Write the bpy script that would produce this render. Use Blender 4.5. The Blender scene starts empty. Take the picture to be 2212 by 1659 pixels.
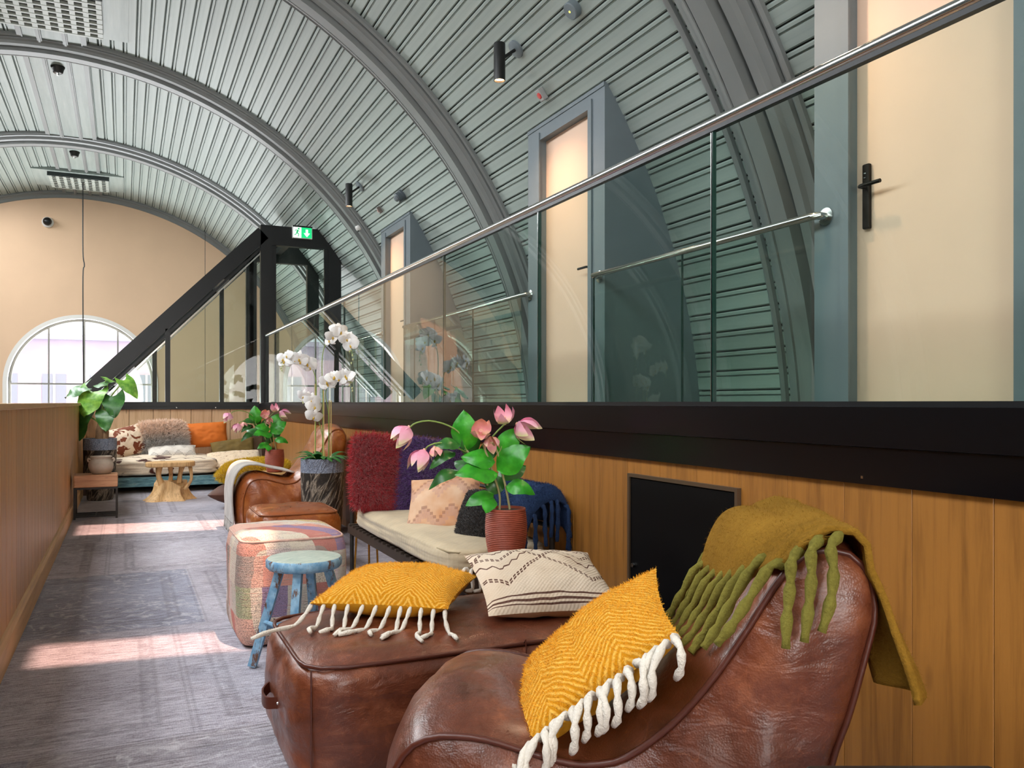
import bpy, bmesh, math, random
import numpy as np
from mathutils import Vector, Matrix, noise as mnoise

random.seed(7)
rng = np.random.default_rng(7)
SC = bpy.context.scene
COL = SC.collection
PI = math.pi


def C(h, k=1.0):
    h = h.lstrip('#')
    out = []
    for i in (0, 2, 4):
        c = int(h[i:i + 2], 16) / 255
        out.append((c / 12.92 if c <= .04045 else ((c + .055) / 1.055) ** 2.4) * k)
    return (out[0], out[1], out[2], 1.0)


# ------------------------------------------------------------------ camera
EYE = 1.2
YAW = math.atan((1106 - 268) / 1800)
cam = bpy.data.cameras.new('camera')
cam.sensor_width = 36
cam.lens = 36 * 1800 / 2212
cam.shift_y = 40.5 / 2212
cam.clip_start = .05
cam.clip_end = 200
camo = bpy.data.objects.new('camera', cam)
camo.location = (0, 0, EYE)
camo.rotation_euler = (PI / 2, 0, -YAW)
COL.objects.link(camo)
SC.camera = camo

# ------------------------------------------------------------------ world and light
VS = SC.view_settings
VS.view_transform = 'Standard'
VS.look = 'None'
VS.gamma = 1
VS.use_curve_mapping = False
VS.exposure = 0.53
SC.cycles.use_denoising = True
SC.cycles.max_bounces = 6
SC.cycles.diffuse_bounces = 3
SC.cycles.glossy_bounces = 3
SC.cycles.transparent_max_bounces = 16
SC.cycles.use_adaptive_sampling = True
SC.cycles.adaptive_threshold = .08
SC.cycles.adaptive_min_samples = 12
SC.cycles.caustics_reflective = False
SC.cycles.caustics_refractive = False
SC.cycles.sample_clamp_indirect = 6

W = bpy.data.worlds.new('world')
SC.world = W
W.use_nodes = True
bg = W.node_tree.nodes['Background']
bg.inputs[0].default_value = (.86, .93, 1.0, 1)
bg.inputs[1].default_value = 1.5


def area(name, loc, target, sx, sy, energy, color):
    l = bpy.data.lights.new(name, 'AREA')
    l.shape = 'RECTANGLE'
    l.size = sx
    l.size_y = sy
    l.energy = energy
    l.color = color[:3]
    o = bpy.data.objects.new(name, l)
    o.location = loc
    d = Vector(target) - Vector(loc)
    o.rotation_euler = d.to_track_quat('-Z', 'Y').to_euler()
    COL.objects.link(o)
    return o


SUN_D = Vector((-.15, .35, -1.0))
sun = bpy.data.lights.new('sun', 'SUN')
sun.energy = 5.0
sun.color = (1.0, .60, .44)
sun.angle = math.radians(.9)
suno = bpy.data.objects.new('sun', sun)
suno.rotation_euler = SUN_D.to_track_quat('-Z', 'Y').to_euler()
suno.location = (1.5, 3, 9)
COL.objects.link(suno)

# vault numbers (axis runs along Y)
VX, VZ, RB = -.793, .79, 4.87
RIBY = [4.005, 7.934, 11.89, 15.954]
YE = 19.93
YB = -4.2
# fill lamps added at both gables and behind unseen openings in the left slope
FILL_OPENINGS = [(-30, -7, -2.4, .6), (-30, -7, 1.0, 3.6), (-30, -7, 4.5, 7.5), (-31, -17, 8.5, 11.4), (-31, -17, 12.4, 15.4), (-31, -19, 16.5, 19.2)]  # openings added to let fill light in, kept out of view
for (p0, p1, y0, y1) in FILL_OPENINGS:
    a = math.radians((p0 + p1) / 2)
    p = Vector((VX + (RB + .12) * math.sin(a), (y0 + y1) / 2, VZ + (RB + .12) * math.cos(a)))
    w_ = (RB + .1) * math.radians(p1 - p0)
    area('daylight_fill', p, (VX, (y0 + y1) / 2, VZ), y1 - y0, w_, (23 if y1 < 1 else 17 if y1 < 4 else 18 if y1 < 8 else 38 if y1 < 12 else 66 if y1 < 16 else 17) * (y1 - y0) * w_, (.95, .98, 1.0))
# added lamp outside, hidden below the far window, lifts light onto the vault
area('daylight_fill', (VX, YE + .7, .25), (VX, YE - 5.0, 3.6), 2.6, 1.5, 420, (.97, .99, 1.0))
area('daylight_fill', (VX, YB - .2, 1.7), (VX, 10, 1.6), 2.9, 2.6, 190, (1.0, .97, .93))


# ------------------------------------------------------------------ helpers: materials
class Mt:
    def __init__(s, name, rough=.5, metal=0.0, spec=.5):
        s.m = bpy.data.materials.new(name)
        s.m.use_nodes = True
        s.t = s.m.node_tree
        s.b = s.t.nodes['Principled BSDF']
        s.b.inputs['Roughness'].default_value = rough
        s.b.inputs['Metallic'].default_value = metal
        s.b.inputs['Specular IOR Level'].default_value = spec

    def n(s, ty, ins=None, **at):
        nd = s.t.nodes.new(ty)
        for k, v in at.items():
            setattr(nd, k, v)
        for k, v in (ins or {}).items():
            s.put(nd.inputs[k], v)
        return nd

    def put(s, sock, v):
        if isinstance(v, bpy.types.NodeSocket):
            s.t.links.new(v, sock)
        else:
            sock.default_value = v

    def coord(s, k='Object'):
        return s.n('ShaderNodeTexCoord').outputs[k]

    def rand(s):
        return s.n('ShaderNodeObjectInfo').outputs['Random']

    def mp(s, vec, sc=(1, 1, 1), loc=(0, 0, 0), rot=(0, 0, 0)):
        return s.n('ShaderNodeMapping', {'Vector': vec, 'Scale': sc, 'Location': loc, 'Rotation': rot}).outputs[0]

    def sep(s, vec):
        o = s.n('ShaderNodeSeparateXYZ', {0: vec}).outputs
        return o[0], o[1], o[2]

    def comb(s, x, y, z=0.0):
        return s.n('ShaderNodeCombineXYZ', {0: x, 1: y, 2: z}).outputs[0]

    def ma(s, op, a, b=0.0, c=0.0):
        return s.n('ShaderNodeMath', {0: a, 1: b, 2: c}, operation=op).outputs[0]

    def mix(s, f, a, b, mode='MIX'):
        nd = s.n('ShaderNodeMix', data_type='RGBA', blend_type=mode)
        s.put(nd.inputs['Factor'], f)
        s.put(nd.inputs[6], a)
        s.put(nd.inputs[7], b)
        return nd.outputs[2]

    def ramp(s, f, stops, interp='LINEAR'):
        nd = s.n('ShaderNodeValToRGB', {0: f})
        cr = nd.color_ramp
        cr.interpolation = interp
        while len(cr.elements) < len(stops):
            cr.elements.new(.5)
        for e, (p, c) in zip(cr.elements, stops):
            e.position = p
            e.color = c if not isinstance(c, (int, float)) else (c, c, c, 1)
        return nd.outputs[0]

    def noise(s, vec, scale, detail=3, rough=.55, dist=0.0):
        return s.n('ShaderNodeTexNoise', {'Vector': vec, 'Scale': scale, 'Detail': detail, 'Roughness': rough, 'Distortion': dist}).outputs[0]

    def voro(s, vec, scale, feature='F1', out='Distance', rnd=1.0):
        nd = s.n('ShaderNodeTexVoronoi', feature=feature)
        s.put(nd.inputs['Vector'], vec)
        s.put(nd.inputs['Scale'], scale)
        s.put(nd.inputs['Randomness'], rnd)
        return nd.outputs[out]

    def white(s, vec):
        nd = s.n('ShaderNodeTexWhiteNoise', noise_dimensions='3D')
        s.put(nd.inputs['Vector'], vec)
        return nd.outputs

    def bump(s, h, strength=.3, dist=.01):
        nd = s.n('ShaderNodeBump', {'Height': h, 'Strength': strength, 'Distance': dist})
        s.put(s.b.inputs['Normal'], nd.outputs[0])

    def col(s, c):
        s.put(s.b.inputs['Base Color'], c)
        return s

    def inp(s, k, v):
        s.put(s.b.inputs[k], v)
        return s


def plain(name, c, rough=.5, metal=0.0, spec=.5, var=.0, vs=6.0, bump=0.0, bs=40.0):
    t = Mt(name, rough, metal, spec)
    if isinstance(c, str):
        c = C(c)
    if var or bump:
        co = t.coord()
    if var:
        n = t.noise(co, vs, 4)
        d = tuple(x * (1 - var) for x in c[:3]) + (1,)
        l = tuple(min(1, x * (1 + var)) for x in c[:3]) + (1,)
        t.col(t.ramp(n, [(.3, d), (.7, l)]))
    else:
        t.col(c)
    if bump:
        t.bump(t.noise(co, bs, 3), bump, .01)
    return t.m


def emit(name, c, k):
    t = Mt(name)
    t.col(C(c))
    t.inp('Emission Color', C(c))
    t.inp('Emission Strength', k)
    return t.m


def glassmat(name, tint, refl=1.0):
    m = bpy.data.materials.new(name)
    m.use_nodes = True
    t = m.node_tree
    t.nodes.clear()
    out = t.nodes.new('ShaderNodeOutputMaterial')
    tr = t.nodes.new('ShaderNodeBsdfTransparent')
    tr.inputs[0].default_value = tint
    gl = t.nodes.new('ShaderNodeBsdfGlossy')
    gl.inputs['Roughness'].default_value = .008
    fr = t.nodes.new('ShaderNodeFresnel')
    fr.inputs[0].default_value = 1.5
    mu = t.nodes.new('ShaderNodeMath')
    mu.operation = 'MULTIPLY'
    ge = t.nodes.new('ShaderNodeNewGeometry')
    fs = t.nodes.new('ShaderNodeMath')          # only the outer face of a pane mirrors, both faces counted in refl
    fs.operation = 'MULTIPLY_ADD'
    fs.inputs[1].default_value = -refl
    fs.inputs[2].default_value = refl
    t.links.new(ge.outputs['Backfacing'], fs.inputs[0])
    t.links.new(fs.outputs[0], mu.inputs[1])
    mx = t.nodes.new('ShaderNodeMixShader')
    t.links.new(fr.outputs[0], mu.inputs[0])
    t.links.new(mu.outputs[0], mx.inputs[0])
    t.links.new(tr.outputs[0], mx.inputs[1])
    t.links.new(gl.outputs[0], mx.inputs[2])
    t.links.new(mx.outputs[0], out.inputs[0])
    return m


def woodmat(name, c1, c2, grain=(0, 0, 1), scale=1.0, rough=.45, knots=True, var=.22, plankrand=True, strength=1.0):
    """wood with the grain along one object axis"""
    t = Mt(name, rough)
    co = t.coord()
    sc = tuple(.8 if g else 13 for g in grain)
    off = t.n('ShaderNodeVectorMath', {0: co}, operation='ADD')
    r = t.rand()
    if plankrand:
        k = t.ma('MULTIPLY', r, 37.0)
        t.put(off.inputs[1], t.comb(k, k, k))
    v = t.mp(off.outputs[0], tuple(x * scale for x in sc))
    n = t.noise(v, 2.2, 5, .6, .6)
    n2 = t.noise(v, 9.0, 4, .6)
    f = t.ma('ADD', t.ma('MULTIPLY', n, .75), t.ma('MULTIPLY', n2, .3))
    col = t.ramp(f, [(.30, C(c2)), (.55, C(c1)), (.78, tuple(min(1, x * 1.12) for x in C(c1)[:3]) + (1,))])
    if knots:
        kv = t.mp(off.outputs[0], tuple((1.6 if g else 5.0) * scale for g in grain))
        kd = t.voro(kv, 1.4)
        col = t.mix(t.ramp(kd, [(.02, .85), (.10, 0.0)]), col, tuple(x * .35 for x in C(c2)[:3]) + (1,))
    if plankrand:
        g = t.ma('ADD', t.ma('MULTIPLY', r, var * 2), 1 - var)
        col = t.mix(1.0, col, t.comb(g, g, g), 'MULTIPLY')
    t.col(col)
    t.bump(n2, .12 * strength, .01)
    return t.m


# ------------------------------------------------------------------ helpers: meshes
class MB:
    def __init__(s):
        s.v, s.f = [], []

    def add(s, vs, fs, M=None):
        o = len(s.v)
        if M is not None:
            vs = [tuple(M @ Vector(p)) for p in vs]
        s.v += [tuple(p) for p in vs]
        s.f += [tuple(i + o for i in f) for f in fs]
        return s

    def box(s, x0, x1, y0, y1, z0, z1, M=None):
        vs = [(x0, y0, z0), (x1, y0, z0), (x1, y1, z0), (x0, y1, z0), (x0, y0, z1), (x1, y0, z1), (x1, y1, z1), (x0, y1, z1)]
        return s.add(vs, [(0, 3, 2, 1), (4, 5, 6, 7), (0, 1, 5, 4), (1, 2, 6, 5), (2, 3, 7, 6), (3, 0, 4, 7)], M)

    def beam(s, p, q, w, h, up=(0, 0, 1)):
        """box along p-q, w sideways, h along up"""
        p, q, up = Vector(p), Vector(q), Vector(up)
        d = (q - p).normalized()
        sd = d.cross(up).normalized() * w / 2
        u = sd.cross(d).normalized() * h / 2
        vs = [p - sd - u, p + sd - u, p + sd + u, p - sd + u, q - sd - u, q + sd - u, q + sd + u, q - sd + u]
        return s.add(vs, [(3, 2, 1, 0), (4, 5, 6, 7), (0, 1, 5, 4), (1, 2, 6, 5), (2, 3, 7, 6), (3, 0, 4, 7)])

    def tube(s, pts, r, n=8, closed=False, cap=True):
        pts = [Vector(p) for p in pts]
        k = len(pts)
        rs = r if isinstance(r, (list, tuple)) else [r] * k
        ref = None
        rings = []
        for i, p in enumerate(pts):
            a = pts[(i - 1) % k] if closed or i > 0 else p
            b = pts[(i + 1) % k] if closed or i < k - 1 else p
            d = (b - a)
            d = d.normalized() if d.length > 1e-9 else Vector((0, 0, 1))
            if ref is None:
                ref = d.orthogonal().normalized()
            ref = (ref - d * ref.dot(d))
            ref = ref.normalized() if ref.length > 1e-6 else d.orthogonal().normalized()
            bi = d.cross(ref)
            rings.append([p + (ref * math.cos(2 * PI * j / n) + bi * math.sin(2 * PI * j / n)) * rs[i] for j in range(n)])
        vs = [tuple(q) for ring in rings for q in ring]
        fs = []
        for i in range(k if closed else k - 1):
            i2 = (i + 1) % k
            for j in range(n):
                j2 = (j + 1) % n
                fs.append((i * n + j, i * n + j2, i2 * n + j2, i2 * n + j))
        if cap and not closed:
            fs.append(tuple(range(n - 1, -1, -1)))
            fs.append(tuple((k - 1) * n + j for j in range(n)))
        return s.add(vs, fs)

    def lathe(s, prof, n=32, c=(0, 0, 0), cap=True, M=None):
        vs, fs = [], []
        for (r, z) in prof:
            for j in range(n):
                a = 2 * PI * j / n
                vs.append((c[0] + r * math.cos(a), c[1] + r * math.sin(a), c[2] + z))
        for i in range(len(prof) - 1):
            for j in range(n):
                j2 = (j + 1) % n
                fs.append((i * n + j, i * n + j2, (i + 1) * n + j2, (i + 1) * n + j))
        if cap:
            fs.append(tuple(range(n - 1, -1, -1)))
            fs.append(tuple((len(prof) - 1) * n + j for j in range(n)))
        return s.add(vs, fs, M)

    def grid(s, fn, nu, nv, cu=False, cv=False, flip=False):
        vs, fs = [], []
        for i in range(nu):
            for j in range(nv):
                vs.append(tuple(fn(i / (nu if cu else nu - 1), j / (nv if cv else nv - 1))))
        for i in range(nu if cu else nu - 1):
            for j in range(nv if cv else nv - 1):
                a, b = i * nv + j, i * nv + (j + 1) % nv
                c, d = ((i + 1) % nu) * nv + (j + 1) % nv, ((i + 1) % nu) * nv + j
                fs.append((a, b, c, d) if flip else (a, d, c, b))
        return s.add(vs, fs)

    def prism(s, poly, y0, y1, M=None):
        """poly in x,z; pushed along y"""
        n = len(poly)
        vs = [(x, y0, z) for x, z in poly] + [(x, y1, z) for x, z in poly]
        fs = [tuple(range(n)), tuple(range(2 * n - 1, n - 1, -1))]
        for i in range(n):
            j = (i + 1) % n
            fs.append((i, n + i, n + j, j))
        return s.add(vs, fs, M)

    def mesh(s, name, mat, smooth=40):
        me = bpy.data.meshes.new(name)
        me.from_pydata(s.v, [], s.f)
        me.materials.append(mat)
        if smooth:
            me.shade_smooth()
            if smooth < 180:
                me.set_sharp_from_angle(angle=math.radians(smooth))
        me.update()
        return me

    def build(s, name, mat, parent=None, smooth=40, fixn=False):
        me = s.mesh(name, mat, smooth)
        if fixn:
            bm = bmesh.new()
            bm.from_mesh(me)
            bmesh.ops.recalc_face_normals(bm, faces=bm.faces)
            bm.to_mesh(me)
            bm.free()
        return link(name, me, parent)


def link(name, me, parent=None):
    o = bpy.data.objects.new(name, me)
    COL.objects.link(o)
    if parent is not None:
        o.parent = parent
    return o


def tag(o, label, cat=None, group=None, kind=None):
    o['label'] = label
    if cat:
        o['category'] = cat
    if group:
        o['group'] = group
    if kind:
        o['kind'] = kind
    return o


def thing(name, label, cat, loc=(0, 0, 0), rz=0.0, group=None, kind=None):
    o = bpy.data.objects.new(name, None)
    o.empty_display_size = .1
    COL.objects.link(o)
    o.location = loc
    o.rotation_euler = (0, 0, rz)
    return tag(o, label, cat, group, kind)


def bevel(o, w, seg=2):
    m = o.modifiers.new('bevel', 'BEVEL')
    m.width = w
    m.segments = seg
    m.limit_method = 'ANGLE'
    return o


def subsurf(o, k=1):
    m = o.modifiers.new('subdivision', 'SUBSURF')
    m.levels = k
    m.render_levels = k
    return o


def solid(o, w, off=0.0):
    m = o.modifiers.new('solidify', 'SOLIDIFY')
    m.thickness = w
    m.offset = off
    return o


def copy_tree(o, parent=None):
    c = o.copy()
    COL.objects.link(c)
    c.parent = parent
    for ch in list(o.children):
        copy_tree(ch, c)
    return c


def nz(x, y, z, s=1.0):
    return mnoise.noise(Vector((x * s, y * s, z * s)))


def spline(pts, n):
    """Catmull-Rom through pts, n samples"""
    P = [Vector(p) for p in pts]
    P = [P[0] * 2 - P[1]] + P + [P[-1] * 2 - P[-2]]
    k = len(P) - 3
    out = []
    for i in range(n):
        t = i / (n - 1) * k
        j = min(int(t), k - 1)
        u = t - j
        a, b, c, d = P[j:j + 4]
        out.append(.5 * ((2 * b) + (c - a) * u + (2 * a - 5 * b + 4 * c - d) * u * u + (3 * b - a - 3 * c + d) * u ** 3))
    return out


def resample(pts, n):
    P = [Vector(p) for p in pts]
    L = [0.0]
    for a, b in zip(P, P[1:]):
        L.append(L[-1] + (b - a).length)
    out = []
    j = 0
    for i in range(n):
        t = L[-1] * i / (n - 1)
        while j < len(L) - 2 and L[j + 1] < t:
            j += 1
        u = (t - L[j]) / max(1e-9, L[j + 1] - L[j])
        out.append(P[j].lerp(P[j + 1], u))
    return out


# ------------------------------------------------------------------ materials of the shell
def ceilmat():
    t = Mt('grey_green_paint', .48, spec=.4)
    co = t.coord()
    r = t.rand()
    n = t.noise(t.mp(co, (6, .35, 6)), 3, 4)
    c = t.ramp(n, [(.3, C('929e99')), (.7, C('a8b3ad'))])
    g = t.ma('ADD', t.ma('MULTIPLY', r, .14), .93)
    c = t.mix(1, c, t.comb(g, g, g), 'MULTIPLY')
    t.col(c)
    t.bump(t.noise(t.mp(co, (30, 2, 30)), 4, 3), .08, .005)
    return t.m


M_CEIL = ceilmat()
M_RIB = plain('rib_paint', '7d807f', .5, var=.06, vs=2.0)
M_SHELL = plain('groove_dark_paint', '343c3b', .7)
M_CASING = plain('casing_grey_paint', '6f7a80', .5, var=.04)
M_DOOR = plain('door_cream_paint', 'f3cfb4', .55, var=.02, vs=3)
M_END = plain('peach_plaster', 'f0cba8', .85, var=.03, vs=1.2, bump=.05, bs=30)
M_WHITE = plain('white_reveal', 'f4efe8', .6)
M_BLACK = plain('black_steel', '101214', .4, var=.15, vs=3)
M_FASCIA = plain('black_fascia_steel', '07070a', .28, var=.12, vs=2, spec=.35)
M_STEEL = plain('brushed_steel', 'c9c9c6', .22, 1.0)
M_GUN = plain('gunmetal', '2a2520', .35, .8)
M_BLKPL = plain('black_plastic', '121212', .4)
M_WHTPL = plain('white_plastic', 'e8e6e2', .4)
M_GLASS = glassmat('clear_green_glass', (.88, .95, .92, 1), 1.6)
M_GLASS2 = glassmat('stair_glass', (.86, .92, .88, 1), 1.0)
M_WPANE = glassmat('window_glass', (.96, .97, .98, 1), .6)
M_EDGE = plain('glass_edge_green', '12382f', .15)
M_WLEFT = woodmat('partition_wood', 'bf8d56', '996a3b', (0, 0, 1), 1.0, .42, knots=False, var=.10)
M_WRIGHT = woodmat('wall_panel_wood', '9e692c', '754a1b', (0, 0, 1), .7, .45, knots=True, var=.09)
M_WEND = woodmat('pale_plank_wood', 'e6c096', 'c99a6c', (0, 0, 1), .8, .5, knots=True, var=.06)
M_CAP = woodmat('cap_wood', 'c89f6e', 'a87d4e', (0, 1, 0), .6, .45, knots=False, var=.03)


def carpetmat():
    t = Mt('patchwork_carpet', .95, spec=.15)
    co = t.coord()
    x, y, z = t.sep(co)
    # rug patches, shifted row by row
    row = t.ma('FLOOR', t.ma('MULTIPLY', y, .62))
    sh = t.white(t.comb(row, 3.0, 1.0))[0]
    cx = t.ma('FLOOR', t.ma('ADD', t.ma('MULTIPLY', x, .95), t.ma('MULTIPLY', sh, 3.0)))
    cell = t.white(t.comb(cx, row, 5.0))[0]
    warp = t.noise(co, 3.0, 3, .6)
    st = t.noise(t.mp(co, (4.5, 34, 1)), 2.0, 8, .78)
    big = t.noise(co, 1.1, 4, .6)
    fine = t.noise(co, 120, 2, .7)
    f = t.ma('ADD', t.ma('ADD', t.ma('MULTIPLY', st, .95), t.ma('MULTIPLY', big, .3)), t.ma('MULTIPLY', fine, .30))
    base = t.ramp(f, [(.52, C('4a4548')), (.66, C('938d93')), (.78, C('c4c1cb')), (.93, C('eeeef6'))])
    tint = t.ramp(cell, [(0, C('c3c0c6')), (.3, C('a9a3a4')), (.55, C('8f98ac')), (.8, C('d2ccd0'))], 'CONSTANT')
    base = t.mix(.7, base, tint, 'MULTIPLY')
    
    # curling leaf ornament, stronger in some patches
    wv = t.n('ShaderNodeVectorMath', {0: co, 1: t.comb(t.ma('MULTIPLY', warp, .28), t.ma('MULTIPLY', big, .5), 0.0)}, operation='ADD').outputs[0]
    vd = t.ma('ABSOLUTE', t.ma('SUBTRACT', t.noise(wv, 4.5, 2, .5, 1.2), .5))
    orn = t.ramp(vd, [(.012, 1.0), (.05, 0.0)])
    nv = t.ramp(t.noise(co, 16, 4, .7), [(.42, 0.0), (.55, 1.0)])
    k = t.ma('MULTIPLY', t.ma('MULTIPLY', orn, nv), t.ma('ADD', t.ma('MULTIPLY', t.ma('GREATER_THAN', cell, .45), .45), .16))
    base = t.mix(k, base, C('c6c4ca'))
    # dark border lines between patches
    fx = t.ma('FRACT', t.ma('ADD', t.ma('MULTIPLY', x, .95), t.ma('MULTIPLY', sh, 3.0)))
    fy = t.ma('FRACT', t.ma('MULTIPLY', y, .62))
    bx = t.ma('MINIMUM', fx, t.ma('SUBTRACT', 1.0, fx))
    by = t.ma('MINIMUM', fy, t.ma('SUBTRACT', 1.0, fy))
    bd = t.ma('MINIMUM', bx, t.ma('MULTIPLY', by, 1.4))
    ln = t.ramp(bd, [(.0, 0.0), (.012, .5), (.02, 0.0), (.10, 0.0), (.115, .6), (.13, 0.0), (.17, .5), (.18, 0.0)])
    base = t.mix(t.ma('MULTIPLY', ln, .5), base, C('3a3636'))
    chain = t.ma('MULTIPLY', t.ma('GREATER_THAN', bd, .12), t.ma('LESS_THAN', bd, .17))
    base = t.mix(t.ma('MULTIPLY', chain, t.ma('MULTIPLY', t.ma('GREATER_THAN', t.noise(co, 24, 2), .52), .4)), base, C('7a7680'))
    t.col(base)
    t.inp('Sheen Weight', .15)
    wf = t.n('ShaderNodeTexVoronoi', {'Vector': t.mp(co, (1, 1.0, 1)), 'Scale': 130.0, 'Randomness': .5}).outputs[0]
    t.bump(wf, .5, .004)
    return t.m


M_CARPET = carpetmat()
M_HALLFLOOR = plain('hall_floor_stone', '8a8a86', .6, var=.1)
M_LANDING = plain('landing_carpet', '6b6762', .9, var=.15, vs=12)

# ------------------------------------------------------------------ floors
XL, XW, XF = -.50, 1.95, 1.93      # left partition face, right wood wall face, fascia face
YW = 13.6                          # end plank wall
ZL = 1.19                          # landing level
tag(MB().box(XL, XW + .03, -3, YW + .05, -.1, 0).build('floor', M_CARPET, smooth=0), 'grey blue carpet of patched faded rugs in the lounge aisle', 'floor', kind='structure')
tag(MB().box(-5.8, XL - .13, YB, YE, -.1, -.004).build('floor_hall', M_HALLFLOOR, smooth=0), 'plain hall floor beyond the low wooden partition', 'floor', kind='structure')
tag(MB().box(XL - .13, 4.3, YW + .16, YE, -.1, -.004).build('floor_stairwell', M_HALLFLOOR, smooth=0), 'floor below the glass stair at the far end', 'floor', kind='structure')
tag(MB().box(XW + .04, 4.15, YB, YW, ZL - .2, ZL).build('floor_landing', M_LANDING, smooth=0), 'raised landing floor behind the glass balustrade', 'floor', kind='structure')


# ------------------------------------------------------------------ vault
def vp(phi, y, r=RB):
    a = math.radians(phi)
    return (VX + r * math.sin(a), y, VZ + r * math.cos(a))


DPHI, P0 = 1.7, 4.2
HOLES = [(14.4, 26.3, 2.34, 2.80), (14.4, 31.4, 6.50, 7.26)]  # slots made up so the sun lands as bands on the carpet
HOLES += FILL_OPENINGS
ph = sorted(set([i for i in range(-100, 101, 5)] + [h for H in HOLES for h in H[:2]]))
ys = sorted(set([YB, YE] + [h for H in HOLES for h in H[2:]] + RIBY))
b = MB()
vs, fs = [], []
for p in ph:
    for y in ys:
        vs.append(vp(p, y, RB + .03))
for i in range(len(ph) - 1):
    for j in range(len(ys) - 1):
        pm, ym = (ph[i] + ph[i + 1]) / 2, (ys[j] + ys[j + 1]) / 2
        if any(h[0] < pm < h[1] and h[2] < ym < h[3] for h in HOLES):
            continue
        a, c = i * len(ys) + j, (i + 1) * len(ys) + j
        fs.append((a, c, c + 1, a + 1))
ceiling = tag(b.add(vs, fs).build('ceiling', M_SHELL, smooth=180), 'barrel vaulted ceiling clad in grey green tongue and groove boards', 'ceiling', kind='structure')

wb = RB * math.radians(DPHI) - .010
prof = [(-wb / 2, -.02), (-wb / 2, -.008), (-wb / 2 + .008, 0), (wb / 2 - .041, 0), (wb / 2 - .036, -.018), (wb / 2 - .030, -.018), (wb / 2 - .025, 0), (wb / 2 - .008, 0), (wb / 2, -.008), (wb / 2, -.02)]
b = MB()
n = len(prof)
b.add([(x, 0, z) for x, z in prof] + [(x, 1, z) for x, z in prof], [(i, i + 1, n + i + 1, n + i) for i in range(n - 1)])
board_me = b.mesh('board', M_CEIL, 0)


def board(phi, y0, y1):
    o = link('board', board_me, ceiling)
    a = math.radians(phi)
    M = Matrix(((-math.cos(a), 0, -math.sin(a)), (0, 1, 0), (math.sin(a), 0, -math.cos(a)))).to_4x4()
    M.translation = Vector(vp(phi, y0))
    o.matrix_local = M @ Matrix.Diagonal((1, y1 - y0, 1, 1))


edges = [YB] + RIBY + [YE]
for k in range(5):
    y0, y1 = edges[k] + (.25 if k else 0), edges[k + 1] - (.26 if k < 4 else .08)
    for r in range(50):
        p = P0 + DPHI * (r + .5)
        if k == 0 and p < 14.4:
            continue
        hole = next((h for h in HOLES[:2] if h[0] < p < h[1] and y0 < h[2] < y1), None)
        if hole:
            board(p, y0, hole[2])
            board(p, hole[3], y1)
        elif p > 5.9 or k in (0, 1, 3):
            board(p, y0, y1)
        else:
            board(p, y0, y1)
    if k >= 2:
        for r in range(8):
            board(-(P0 + DPHI * (r + .5)), y0, y1)

RIBP = [(-.27, 0), (-.27, .04), (-.21, .052), (-.195, .085), (-.135, .095), (-.13, .02), (-.085, .02), (-.08, .13), (.05, .135), (.055, .118), (.065, .118), (.07, .135), (.10, .13), (.11, .07), (.125, .07), (.13, .085), (.165, .08), (.18, .05), (.235, .04), (.25, .015), (.25, 0)]


def sweep_arc(profile, y, p0, p1, n):
    b = MB()
    vs, fs = [], []
    for i in range(n + 1):
        p = p0 + (p1 - p0) * i / n
        for (dy, d) in profile:
            vs.append(vp(p, y + dy, RB - d))
    m = len(profile)
    for i in range(n):
        for j in range(m - 1):
            a, c = i * m + j, (i + 1) * m + j
            fs.append((a, a + 1, c + 1, c))
    return b.add(vs, fs)


for y in RIBY:
    sweep_arc(RIBP, y, -88, 92, 96).build('rib', M_RIB, ceiling, 25)
sweep_arc([(-.10, 0), (-.10, .05), (-.05, .07), (-.03, .12), (.02, .13)], YE, -88, 92, 96).build('rib', M_RIB, ceiling, 25)
# ridge: flat centre strip with a moulded batten on either side, and the frame at each panel end
for k in range(5):
    y0, y1 = edges[k] + .24, edges[k + 1] - (.25 if k < 4 else .06)
    zt = VZ + RB
    MB().box(VX - .35, VX + .35, y0, y1, zt - .026, zt + .01).build('ridge_board', M_CEIL, ceiling, 0)
    for sx in (-1, 1):
        MB().box(VX + sx * .14 - .028, VX + sx * .14 + .028, y0, y1, zt - .052, zt - .024).box(VX + sx * .14 - .012, VX + sx * .14 + .012, y0, y1, zt - .066, zt - .05).build('ridge_batten', M_RIB, ceiling, 0)
        MB().box(VX + sx * .345 - .03, VX + sx * .345 + .03, y0 + .05, y1 - .05, zt - .05, zt - .02).build('panel_moulding', M_RIB, ceiling, 0)
        for ye in (y0 + .05, y1 - .09):
            pr = [(0, 0), (0, .03), (.02, .045), (.045, .03), (.045, 0)]
            if k or sx > 0:
                sweep_arc(pr, ye, sx * 3.9, sx * (88 if sx > 0 else 24), 48 if sx > 0 else 10).build('panel_moulding', M_RIB, ceiling, 25)

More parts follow.
